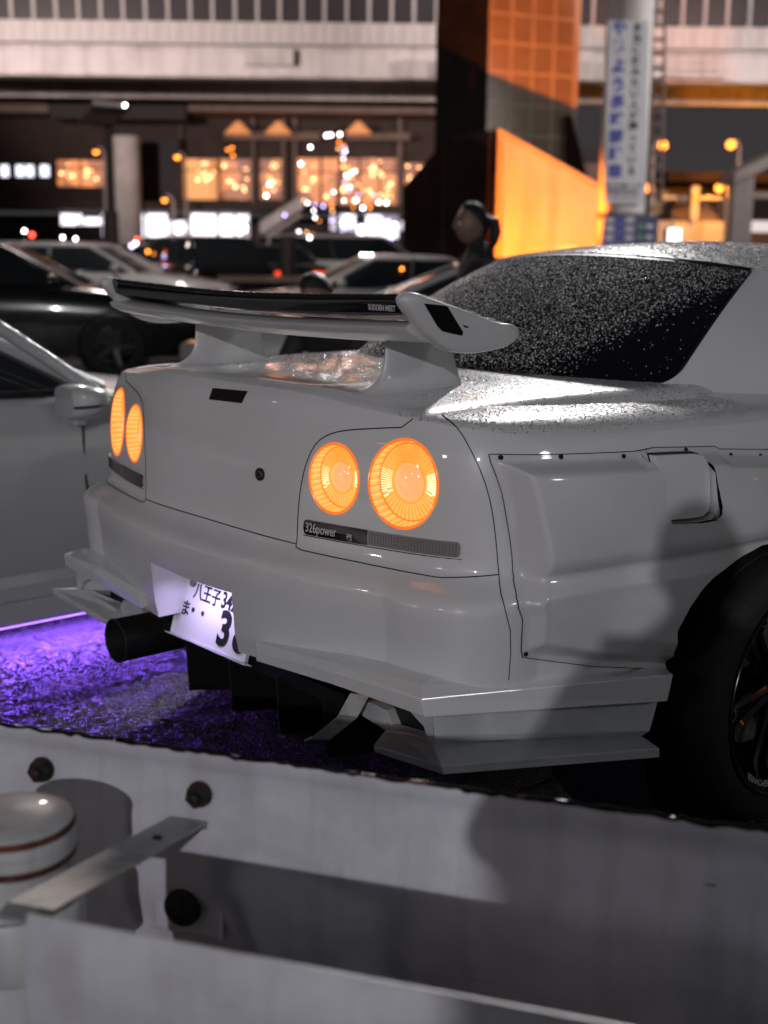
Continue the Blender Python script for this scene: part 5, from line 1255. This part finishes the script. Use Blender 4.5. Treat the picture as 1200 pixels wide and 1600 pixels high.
a = rect(220, 215, 282, 328, VB-.5); bpart(sb, 'dark_bay', M['wall_dark'], a[0], a[1], VB-.5, VB+.49, a[2], a[3])
a = rect(0, 176, 60, 318, VB); 
for px in (284, 396, 443, 461, 624): a = rect(px-3, 180, px+3, 325, VB+.2); bpart(sb, 'wall_pier', M['tan'], a[0], a[1], VB+.1, VB+.49, a[2], a[3])
u, z = at(203, 215, VB-2); mbp = MB().lathe([(.62, 0), (.62, at(203, 216, VB-2)[1])], (u-sb['u0'], -2.9, 0), (0, 0, 1), 28, cap=True); mbp.build('column', M['concrete'], sb, smooth=True)
for x0, y0, x1, y1, m_ in wins+shops:
    vv = VB+.5 if y0 < 325 else VB+2.0
    a = rect(x0, y0, x1, y1, vv-.2); fr = MB(); t = .05
    for q in ((a[0]-t, a[1]+t, a[2]-t, a[2]), (a[0]-t, a[1]+t, a[3], a[3]+t), (a[0]-t, a[0], a[2]+.001, a[3]-.001), (a[1], a[1]+t, a[2]+.001, a[3]-.001)): bx(fr, sb, q[0], q[1], vv-.22, vv-.004, q[2], q[3])
    nm = max(1, int((a[1]-a[0])/.9))
    for k in range(1, nm): uu = a[0]+(a[1]-a[0])*k/nm; bx(fr, sb, uu-.03, uu+.03, vv-.21, vv-.12, a[2]+.001, a[3]-.001)
    if y0 < 325 and m_ != 'coolwin': zz = a[2]+(a[3]-a[2])*.72; bx(fr, sb, a[0]+.001, a[1]-.001, vv-.205, vv-.125, zz-.03, zz+.03)
    f = fr.build('window', M['wall_dark'], sb)
    bx(MB(), sb, a[0], a[1], vv-.10, vv-.06, a[2], a[3]).build('pane', M[m_], f)
    if m_.startswith('warm') or m_ == 'shop':
        r_ = random.Random(int(x0*7)); 
        for k in range(9 if m_ != 'shop' else 4):
            uu = r_.uniform(a[0]+.15, a[1]-.15); zz = r_.uniform(a[2]+.2, a[3]-.12)
            MB().sphere((uu-sb['u0'], vv-.16-sb['v0'], zz), r_.uniform(.03, .075), 10, 6).build('ceiling_lamp', M['bulb_p'] if m_ != 'shop' else M['bulb_w'], f)
for px in (372, 435, 560):
    c, z = at(px, 205, VB-1.2); h = .5; r0 = .62; V = [(c-sb['u0'], VB-1.2-sb['v0'], z+h*.9)]
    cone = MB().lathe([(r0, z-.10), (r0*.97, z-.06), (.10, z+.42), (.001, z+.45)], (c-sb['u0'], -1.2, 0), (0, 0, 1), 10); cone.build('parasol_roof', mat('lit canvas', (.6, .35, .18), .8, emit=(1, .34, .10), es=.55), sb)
# stairs up to the first floor, on the outside
stp = bgroot('outside_stair', at(440, 360, 58)[0], 58, 'grey outside stair rising to the restaurant floor', 'stair')
p0 = at(408, 374, 58); p1 = at(472, 334, 58)
mb = MB()
for k in range(12):
    t = k/12; uu = p0[0]+(p1[0]-p0[0])*t; zz = p0[1]+(p1[1]-p0[1])*t; bpart(stp, 'step', M['concrete'], uu, uu+(p1[0]-p0[0])/12*1.05, 57.6+.001*k, 58.8, zz-.05, zz+.07)
for vv in (57.5, 58.9):
    d = Vector((p1[0]-p0[0], 0, p1[1]-p0[1])); MB().prism([(p0[0]-stp['u0'], vv-58, p0[1]+.25), (p1[0]-stp['u0'], vv-58, p1[1]+.25), (p1[0]-stp['u0'], vv-58, p1[1]+.75), (p0[0]-stp['u0'], vv-58, p0[1]+.75)], (0, .06, 0)).build('balustrade', M['concrete'], stp)
# roof terrace things at the upper left
a = rect(-60, 118, 118, 128, 66); rt_ = bgroot('roof_canopy', a[0], 66, 'grey curved canopy on the roof at top left', 'canopy')
V = []
for k in range(15):
    t = k/14; uu = a[0]+(a[1]-a[0])*t; zz = a[3]+.25*math.sin(PI*t); 
    for vv, dz in ((64, 0), (64, .16), (69, .16), (69, 0)): V.append((uu-rt_['u0'], vv-66, zz+dz))
mk('canopy_sheet', V, grid_faces(15, 4, wrap=True)+[(0, 1, 2, 3), (59, 58, 57, 56)], M['concrete'], rt_)
a = rect(38, 126, 52, 148, 65); bpart(rt_, 'canopy_post', M['concrete'], a[0], a[1], 65, 65.4, a[2], a[3])
for px in (122, 168, 192, 259):
    a = rect(px-9, 124, px+9, 137, 61); q = bgroot('roof_unit', a[0], 61, 'pale rooftop box under the elevated road, %s' % {122: 'leftmost of the four', 168: 'second from the left', 192: 'third from the left', 259: 'rightmost, apart from the others'}[px], 'roof unit', 'boxes on the service building roof')
    bpart(q, 'housing', M['concrete'], a[0], a[1], 61, 61.9, a[2], a[3], bevel=.08); bpart(q, 'vent_grille', M['wall_dark'], a[0]+.1, a[1]-.1, 60.97, 60.998, a[2]+.1, a[3]-.1)

# --- pylon with gridded faces
VP = 37.2
uc, _ = at(763, 100, VP); ul, _ = at(685, 100, VP+1.3); ur, _ = at(896, 100, VP+1.15)
py_ = bgroot('tiled_pylon', uc, VP, 'tall gridded pylon, right face glowing orange, standing under the road', 'pylon')
C0 = Vector((0, 0, 0)); CL = Vector((ul-uc, 1.3, 0)); CR = Vector((ur-uc, 1.15, 0)); ZT = 14.5
MB().prism([C0, CR, CR+CL, CL], (0, 0, ZT)).build('core', M['tile_shaded'], py_)
M['mullion'] = mat('pale joint strip', (.50, .46, .40), .5, noise=.2, nscale=2)
def joints(A, B, nc, zs, m):
    d = B-A; n = d.cross(Vector((0, 0, 1))).normalized(); n = n if n.y < 0 else -n
    for i in range(nc+1):
        a = A+d*(i/nc); e = d.normalized()*.045; MB().prism([a-e+n*.002, a+e+n*.002, a+e+n*.055, a-e+n*.055], (0, 0, ZT)).build('mullion', m, py_)
    for z in zs:
        q = [A+n*.003, B+n*.003, B+n*.05, A+n*.05]; MB().prism([Vector((p.x, p.y, z-.04)) for p in q], (0, 0, .08)).build('transom', m, py_)
def face(A, B, nc, zs, m, nm):
    d = (B-A); n = d.cross(Vector((0, 0, 1))).normalized(); n = n if n.y < 0 else -n
    for i in range(nc):
        for j in range(len(zs)-1):
            a = A+d*((i+.0)/nc); b = A+d*((i+1.)/nc); e = d.normalized()*.022
            P_ = [a+e, b-e]; q = [Vector((p.x, p.y, z)) for p, z in ((P_[0], zs[j]+.022), (P_[1], zs[j]+.022), (P_[1], zs[j+1]-.022), (P_[0], zs[j+1]-.022))]
            MB().prism([v+n*.004 for v in q], n*.035).build(nm, m, py_)
zl = [at(830, y, VP+.6)[1] for y in (385, 340, 300, 255, 213, 166, 116, 71, 26, -20, -66, -112)]
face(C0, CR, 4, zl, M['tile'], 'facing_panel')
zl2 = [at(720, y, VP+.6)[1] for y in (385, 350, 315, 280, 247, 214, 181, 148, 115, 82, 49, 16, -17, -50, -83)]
face(CL, C0, 3, zl2, M['tile_shaded'], 'facing_panel')
joints(C0, CR, 4, zl, M['mullion']); joints(CL, C0, 3, zl2, M['tile_shaded'])
edge = MB().prism([CR+Vector((.0, -.06, 0)), CR+Vector((.16, .02, 0)), CR+Vector((.10, .3, 0)), CR+Vector((-.02, .3, 0))], (0, 0, ZT)); edge.build('corner_strip', M['mullion'], py_)
# flared walls at its foot
stain(M['wedge'], .45, (.16, .13, .11))
def flank(name, label, pts, v, th, m):
    q = [at(x, y, v) for x, y in pts]; r = bgroot(name, q[0][0], v, label, 'wall')
    MB().prism([(a-r['u0'], 0, z) for a, z in q], (0, th, 0)).build('wall_slab', m, r, bevel=.03); return r, q
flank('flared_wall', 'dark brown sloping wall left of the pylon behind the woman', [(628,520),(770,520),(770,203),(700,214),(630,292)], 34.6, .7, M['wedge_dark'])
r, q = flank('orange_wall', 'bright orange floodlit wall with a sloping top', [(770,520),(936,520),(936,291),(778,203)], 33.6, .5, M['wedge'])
for a, b in ((q[3], q[2]),):
    MB().tube([(a[0]-r['u0'], -.02, a[1]), (b[0]-r['u0'], -.02, b[1])], .055, 8).build('wall_coping', M['wedge'], r)
MB().tube([(q[3][0]-r['u0']+.16, -.012, q[3][1]-.3), (q[0][0]-r['u0']+.16, -.012, 0)], .05, 6).build('wall_edge_strip', M['wedge'], r)
q0 = at(774, 300, 33.6)[0]; fn = bgroot('shade_fin', q0, 33.6, 'thin dark fin wall edge on, added to shade the brown wall from the floodlight', 'wall')  # fin added to keep the orange floodlight off the brown wall
dq = at(774, 300, 29.3)[0]-q0
MB().prism([(0, 0, 0), (dq, -4.3, 0), (dq, -4.3, 2.1), (0, 0, 4.3)], (-.10, 0, 0)).build('wall_slab', M['wedge_dark'], fn)
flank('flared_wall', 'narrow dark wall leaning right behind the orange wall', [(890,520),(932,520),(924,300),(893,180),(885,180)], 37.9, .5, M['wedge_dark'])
fl = bgroot('ground_floodlight', 3.65, 26.6, 'low round floodlight glowing in front of the orange wall', 'floodlight')
MB().lathe([(.30, 0), (.33, .05), (.30, .28), (.22, .36), (.0001, .40)], (0, -.4, 1.02), (0, 0, 1), 24).build('lamp_housing', mat('lamp lens', (.6, .4, .2), .2, emit=(1, .42, .06), es=2.0), fl, smooth=True)
MB().box(-.06, .06, -.46, -.34, 0, 1.02).build('stand', M['pole'], fl)

# --- round pillar with a parking banner, ladder beside it
VC = 30.0
uC, _ = at(984, 200, VC); rp_ = 36/CF*VC
pc_ = bgroot('round_pillar', uC, VC+rp_, 'pale round bridge pillar carrying a white banner', 'pillar')
zbot = at(980, 336, VC)[1]
MB().lathe([(rp_, 0), (rp_, 13.5)], (0, 0, 0), (0, 0, 1), 48, cap=True).build('shaft', M['fascia'], pc_, smooth=True)
MB().lathe([(rp_+.015, zbot-.08), (rp_+.02, zbot), (rp_+.015, zbot+.05)], (0, 0, 0), (0, 0, 1), 48).build('collar', M['tan'], pc_, smooth=True)
bn = bgroot('parking_banner', uC, VC, 'white vertical banner with blue and black Japanese lettering on the pillar', 'banner')
ba = rect(950, 32, 1012, 322, VC); bw = (ba[1]-ba[0])
ql = [];
M['banner'] = mat('banner cloth', (.66, .67, .70), .6, noise=.06, nscale=2); M['b_blue'] = mat('blue print', (.10, .11, .42), .6); M['b_black'] = mat('black print', (.03, .03, .04), .6)
uL = [at(951, 32, VC-.06)[0], at(944, 318, VC-.06)[0]]; uR = [at(1013, 32, VC-.06)[0], at(1008, 318, VC-.06)[0]]
zT, zBn = at(980, 32, VC-.06)[1], at(975, 318, VC-.06)[1]
MB().prism([(uL[1]-uC, -.06, zBn), (uR[1]-uC, -.06, zBn), (uR[0]-uC, -.06, zT), (uL[0]-uC, -.06, zT)], (0, .035, 0)).build('banner_sheet', M['banner'], bn)
def btxt(ch, px, py, size, m, bold=.0):
    u, z = at(px, py, VC-.064); return text('banner_lettering', ch, size, Matrix.Translation((u-uC, -.064, z-size*.36)) @ RX, m, bn, align='CENTER', ext=.001, bold=bold)
for i, ch in enumerate('やめよう'): btxt(ch, 968.5-i*1.0, 44+i*29.5, .34, M['b_blue'], .018)
for i, ch in enumerate('長時間駐車'): btxt(ch, 964.5-i*1.0, 160+i*27, .33, M['b_blue'], .014)
for i, ch in enumerate('本当に休みたい人が困っている'): btxt(ch, 996-i*.75, 43+i*17.2, .215, M['b_black'], .006)
for i, ch in enumerate(('ご協力をお願いします', '高速道路株式会社', 'パーキングエリア')): btxt(ch, 972-i*.5, 290+i*9, .095, M['b_black'], .002)
# notice boards round the pillar's foot
nb_ = bgroot('notice_board', uC, VC, 'violet printed notice boards round the foot of the pillar', 'notice board')
a = rect(943, 337, 993, 384, VC-.1); bpart(nb_, 'board', mat('violet print', (.20, .19, .42), .5, noise=.3, nscale=3), a[0], a[1], VC-.10, VC-.04, a[2], a[3])
b2 = rect(993.5, 337, 1027, 384, VC-.1); bpart(nb_, 'board', mat('slate print', (.10, .12, .22), .5, noise=.3, nscale=3), b2[0], b2[1], VC-.10, VC-.04, b2[2], b2[3])
r_ = random.Random(3)
for k in range(9):
    x0 = a[0]+.06+(k % 3)*.23; z0 = a[2]+.12+(k//3)*.2; bpart(nb_, 'printed_block', [M['banner'], M['b_blue'], M['fascia']][k % 3], x0, x0+.18, VC-.106, VC-.103, z0, z0+.1+.04*r_.random())
for k in range(4):
    x0 = b2[0]+.06+(k % 2)*.2; z0 = b2[2]+.14+(k//2)*.24; bpart(nb_, 'printed_block', [mat('green print', (.15, .4, .25), .6), M['banner']][k % 2], x0, x0+.14, VC-.106, VC-.103, z0, z0+.1)
ld = bgroot('ladder', uC+.8, VC+.4, 'caged steel ladder up the right side of the pillar', 'ladder')
for px in (1014, 1033):
    p, q_ = at(px, 335, VC+.3), at(px+8, -60, VC+.3); MB().tube([(p[0]-ld['u0'], -.1, p[1]), (q_[0]-ld['u0'], -.1, q_[1])], .035, 6).build('rail', M['tan'], ld)
for k in range(18):
    y = 326-k*22; p = at(1014+(335-y)*.0203, y, VC+.3); q_ = at(1033+(335-y)*.0203, y, VC+.3)
    MB().tube([(p[0]-ld['u0'], -.1, p[1]), (q_[0]-ld['u0'], -.1, q_[1])], .045, 6).build('rung', M['tan'], ld)

# --- sodium lit plaza at the right
pz = bgroot('plaza_building', 19, 62, 'low orange lit station building with a stepped ramp at right', 'building')
a = rect(1030, 270, 1560, 300, 62); bpart(pz, 'roof_slab', M['wedge_dark'], a[0], a[1], 60, 68, at(1100, 287, 62)[1], at(1100, 272, 62)[1])
a = rect(1030, 288, 1560, 400, 66); bpart(pz, 'back_wall', M['tan'], a[0], a[1], 66, 66.3, 0, at(1100, 288, 62)[1])
a = rect(1020, 345, 1150, 400, 60); bpart(pz, 'front_wall', M['wedge'], a[0], a[1], 60, 60.3, 0, a[3])
for k in range(9):
    y = 345-k*4.2; a = rect(1046+k*1.2, y-3, 1122-k*.6, y, 60.6+k*.5); bpart(pz, 'ramp_step', M['tan'], a[0], a[1], 60.6+k*.5, 61.05+k*.5, a[2]-.15, a[3])
a = rect(1038, 306, 1128, 312, 60.4); bpart(pz, 'handrail', M['wedge'], a[0], a[1], 60.4, 60.5, a[2], a[3])
p, q_ = at(1026, 332, 60.2), at(1038, 300, 60.2); MB().tube([(p[0]-19, -1.8, p[1]), (q_[0]-19, -1.8, q_[1])], .12, 8).build('handrail', M['wedge'], pz)
a = rect(1053, 347, 1072, 378, 59.8); bpart(pz, 'service_door', M['fascia'], a[0], a[1], 59.8, 59.98, 0.0, a[3])
for px, y0, y1 in ((1140, 296, 372), (1082, 292, 345)): a = rect(px-4, y0, px+4, y1, 60.1); bpart(pz, 'pier', M['wedge'], a[0], a[1], 59.6, 59.95, a[2], a[3])
def street_lamp(px, py, v, side, r=.17, label='', lit='bulb_o', top=True):
    u, z = at(px, py, v); r_o = bgroot('street_lamp', u+side*.35, v, label, 'street lamp', 'glowing sodium street lamps')
    MB().tube([(0, 0, 0), (0, 0, z-.6), (0, 0, z-.1), (-side*.12, 0, z+.12), (-side*.30, 0, z+.14)], [.07, .06, .05, .045, .04], 8).build('pole', M['wedge'], r_o, smooth=True)
    MB().lathe([(.03, .16), (.12, .10), (r, .0)], (-side*.35, 0, z), (0, 0, 1), 16).build('lamp_hood', M['pole'], r_o, smooth=True)
    MB().sphere((-side*.35, 0, z-.02), r, 14, 10).build('lamp_globe', M[lit], r_o, smooth=True)
street_lamp(1036, 226, 52, -1, label='upper left sodium lamp of the four right of the banner')
street_lamp(1142, 225, 52, 1, label='upper right sodium lamp of the four right of the banner')
street_lamp(1010, 293, 56, 1, label='lower left sodium lamp, against the foot of the ladder')
street_lamp(1124, 293, 56, 1, label='lower right sodium lamp over the orange plaza wall')
street_lamp(150, 236, 58, 1, .11, label='small sodium lamp above the far left restaurant window')
street_lamp(277, 244, 58, 1, .12, label='small sodium lamp at the corner of the middle restaurant windows')
street_lamp(257, 311, 52, 1, .10, label='dim amber lamp below the narrow lit window')
# dark wooded slope and a dark wall between
dk = bgroot('retaining_wall', 8.5, 57, 'dark low wall between the orange wall and the banner pillar', 'wall')
a = rect(900, 232, 946, 252, 57); bpart(dk, 'beam', M['wall_dark'], a[0], a[1], 57, 58, a[2], a[3]); a = rect(900, 254, 950, 400, 57.5); bpart(dk, 'wall_slab', M['tan'], a[0], a[1], 57.5, 58, 0, a[3])
# white shelter at the right edge
sl_ = bgroot('white_shelter', at(1175, 300, 34)[0], 34, 'white framed shelter with a sloping roof beam at the right edge', 'shelter')
S0 = sl_['u0']
a = rect(1148, 275, 1172, 385, 34); bpart(sl_, 'post', M['fascia'], a[0], a[1], 34, 34.4, 0, a[3])
p, q_ = at(1148, 278, 33.9), at(1280, 215, 33.9); MB().prism([(p[0]-S0, -.12, p[1]-.14), (q_[0]-S0, -.12, q_[1]-.14), (q_[0]-S0, -.12, q_[1]+.14), (p[0]-S0, -.12, p[1]+.14)], (0, 1.6, 0)).build('roof_beam', M['fascia'], sl_)
a = rect(1160, 300, 1300, 310, 34); bpart(sl_, 'cross_beam', M['fascia'], a[0], a[1], 34.05, 34.35, a[2], a[3])
a = rect(1172, 345, 1300, 364, 34.6); bpart(sl_, 'lit_panel', emat('lit shelter panel', (1, .86, .82), .85), a[0], a[1], 34.6, 34.7, a[2], a[3])
a = rect(1172, 312, 1300, 344, 35); bpart(sl_, 'back_panel', M['wall_brown'], a[0], a[1], 35, 35.1, a[2], a[3])
vm = bgroot('lit_kiosk', at(1050, 366, 40)[0], 40, 'small bright white lit kiosk beyond the car roof', 'kiosk')
a = rect(1044, 356, 1062, 400, 40); bpart(vm, 'cabinet', M['fascia'], a[0], a[1], 40, 40.6, 0, a[3]); bpart(vm, 'lit_front', emat('kiosk light', (.95, .95, 1), 4), a[0]+.02, a[1]-.02, 39.95, 39.996, 1.0, a[3]-.03)

# --- dark masts, low planter wall, sign mast
for px, y0, v, lab in ((172, 330, 24, 'dark trunk like post left of the lit shops'), (450, 368, 24, 'short dark post before the outside stair')):
    u, z = at(px, y0, v); q = bgroot('dark_post', u, v, lab, 'post', 'dark posts at the edge of the lot')
    MB().lathe([(.17, 0), (.15, .3), (.14, z)], (0, 0, 0), (0, 0, 1), 16, cap=True).build('shaft', M['pole'], q, smooth=True); MB().lathe([(.20, 0), (.20, .10), (.17, .12)], (0, 0, 0), (0, 0, 1), 16).build('base_ring', M['pole'], q)
sm = bgroot('sign_mast', at(173, 300, 26)[0], 26, 'dark mast with a tilted panel and a white lamp at its tip', 'mast')
u0_ = sm['u0']; p = at(173, 200, 26)
MB().tube([(0, 0, 0), (0, 0, p[1]+.1)], [.10, .07], 10).build('pole', M['pole'], sm, smooth=True)
q4 = [at(x, y, 26) for x, y in ((125, 192), (178, 198), (199, 165), (145, 160))]
MB().prism([(a-u0_, -.25+(.5 if i > 1 else 0), z) for i, (a, z) in enumerate(q4)], (0, .05, -.03)).build('panel', M['wall_brown'], sm)
a, b = at(145, 161, 25.8), at(196, 165, 25.8); MB().tube([(a[0]-u0_, -.2, a[1]), (b[0]-u0_, -.2, b[1])], .05, 8).build('panel_edge', M['concrete'], sm)
MB().sphere((b[0]-u0_, -.25, b[1]), .028, 10, 8).build('tip_lamp', M['bulb_w'], sm)
pw = bgroot('planter_wall', -2, 23, 'long low brown planter wall behind the parked cars', 'wall')
a = rect(178, 431, 490, 446, 23); 
for k in range(8):
    x0 = a[0]+(a[1]-a[0])*k/8; bpart(pw, 'coping_stone', M['tan'], x0+.006, x0+(a[1]-a[0])/8-.006, 22.9, 23.5, .72, .82)
bpart(pw, 'wall_body', M['wedge_dark'], a[0], a[1], 23, 23.4, 0, .717)
# --- tree hung with fairy lights
ft = bgroot('illuminated_tree', at(530, 300, 44)[0], 44, 'bare tree hung with white and orange fairy lights before the restaurant', 'tree')
r_ = random.Random(11); tips = []
MB().tube([(0, 0, 0), (.03, 0, 1.2), (-.03, .05, 2.4), (0, 0, 4.6)], [.11, .09, .07, .02], 8).build('trunk', M['pole'], ft, smooth=True)
for k in range(16):
    z = 1.3+3.0*k/16; q = r_.uniform(0, 6.28); L_ = (1.5-.9*k/16)*r_.uniform(.6, 1.1); a = Vector((0, 0, z)); b = Vector((math.cos(q)*L_, math.sin(q)*L_*.7, z+.25+.3*r_.random())); m_ = a.lerp(b, .5)+Vector((0, 0, .12))
    MB().tube([a, m_, b], [.03, .02, .006], 5).build('limb', M['pole'], ft); tips += [a.lerp(m_, r_.random()) for _ in range(1)]+[m_.lerp(b, r_.random()) for _ in range(2)]+[b]
bm0 = {}
for nm in ('bulb_w', 'bulb_o', 'bulb_p', 'bulb_b'):
    o = MB().sphere((0, 0, 0), .03, 8, 6).build('fairy_bulb', M[nm], ft); bm0[nm] = o.data; o.location = tips[0]+Vector((.1*len(bm0), 0, .2))
for p in tips:
    for _ in range(1):
        nm = r_.choice(['bulb_o', 'bulb_o', 'bulb_w', 'bulb_p', 'bulb_w', 'bulb_b']); o = bpy.data.objects.new('fairy_bulb', bm0[nm]); COL.objects.link(o); o.parent = ft; o.location = p+Vector((r_.uniform(-.15, .15), 0, r_.uniform(-.1, .1)))
# loose light points seen as discs of light: string lights along the terrace and in the shops
sg_ = bgroot('string_lights', -3, 56, 'string of mixed white and amber bulbs along the restaurant terrace', 'string lights')
pts = [(356,234,'o'),(363,231,'o'),(364,243,'o'),(420,277,'o'),(421,288,'w'),(415,296,'o'),(416,306,'w'),(470,256,'w'),(510,212,'w'),(517,211,'w'),(531,210,'w'),(530,222,'o'),(529,232,'p'),(485,230,'w'),(556,313,'w'),(567,325,'w'),(578,325,'o'),(594,305,'p'),(603,306,'p'),(592,316,'w'),(604,317,'w'),(608,302,'o'),(606,294,'p'),(597,274,'p'),(505,322,'b'),(518,322,'o'),(445,336,'b'),(612,360,'b'),(612,372,'b'),(607,345,'b'),(610,384,'b')]
top_ = [];
for x, y, c in pts:
    u, z = at(x, y, 55); MB().sphere((u-sg_['u0'], -1, z), .052, 8, 6).build('bulb', M['bulb_'+c], sg_)
MB().tube([(at(350, 231, 55)[0]-sg_['u0'], -1, at(350, 226, 55)[1]), (at(480, 226, 55)[0]-sg_['u0'], -1, at(480, 226, 55)[1]-.2), (at(620, 226, 55)[0]-sg_['u0'], -1, at(620, 226, 55)[1])], .015, 5).build('wire', M['pole'], sg_)

# ================================================================== unseen lamps added outside the frame for highlights in the paint
for x, y, z, lit, side, lab in ((-9, -9, 6.5, 'bulb_w', 1, 'added white lamp out of frame far behind the silver coupe'), (2.5, -16, 7, 'bulb_w', -1, 'added white lamp out of frame behind the guardrail'), (9, 9, 7, 'bulb_o', -1, 'added sodium lamp out of frame ahead and right of the white coupe'), (15, 22, 8, 'bulb_o', -1, 'added sodium lamp out of frame far ahead right of the white coupe'), (-4, -14, 6, 'bulb_p', 1, 'added warm lamp out of frame behind and left of the photographer')):
    r_o = empty('street_lamp', (x, y, 0), 0, lab, 'street lamp', 'lamps added outside the frame for paint highlights')
    MB().tube([(0, 0, 0), (0, 0, z-.6), (0, 0, z-.1), (-side*.2, 0, z+.12), (-side*.6, 0, z+.14)], [.09, .08, .06, .05, .05], 8).build('pole', M['pole'], r_o, smooth=True)
    MB().lathe([(.05, .16), (.2, .10), (.26, .0)], (-side*.7, 0, z), (0, 0, 1), 16).build('lamp_hood', M['pole'], r_o, smooth=True)
    MB().sphere((-side*.7, 0, z-.03), .22, 14, 10, (1, 1, .5)).build('lamp_globe', M[lit], r_o, smooth=True)

# glowing balls for the parked cars' lamps and for glints off their bodywork
for px, py, v, c, r in ((38,361,25,'w',.030),(50,367,25,'r',.045),(98,371,20.3,'w',.022),(118,373,20.3,'w',.022),(108,391,20,'w',.016),(116,394,20,'w',.016),(124,397,20,'w',.016),(131,401,20,'w',.016),(117,389,20,'w',.03),(206,384,24.5,'b',.045),(212,380,24.5,'w',.03),(214,374,24.5,'r',.035),(231,393,24.5,'o',.035),(250,403,24.3,'r',.05),(263,409,24.3,'o',.035),(385,394,28.5,'b',.05),(390,398,28.5,'w',.035),(374,386,28.5,'r',.04),(396,384,28.5,'r',.04),(436,375,33.5,'o',.04),(484,371,30,'w',.03),(490,395,30,'w',.05),(565,398,16.5,'w',.016),(572,398,16.5,'w',.016),(580,398,16.5,'w',.016),(628,420,16.3,'o',.02)):
    car_ = min(CARS, key=lambda t: abs(t[0]-px)/40+abs(t[1]-v))[2]; u, z = at(px, py, v); P_ = uv(u, v, z); bpy.context.view_layer.update()
    o = MB().sphere((0, 0, 0), r, 8, 6).build('lamp_and_glint', M['bulb_'+c], car_); o.location = car_.matrix_world.inverted() @ P_
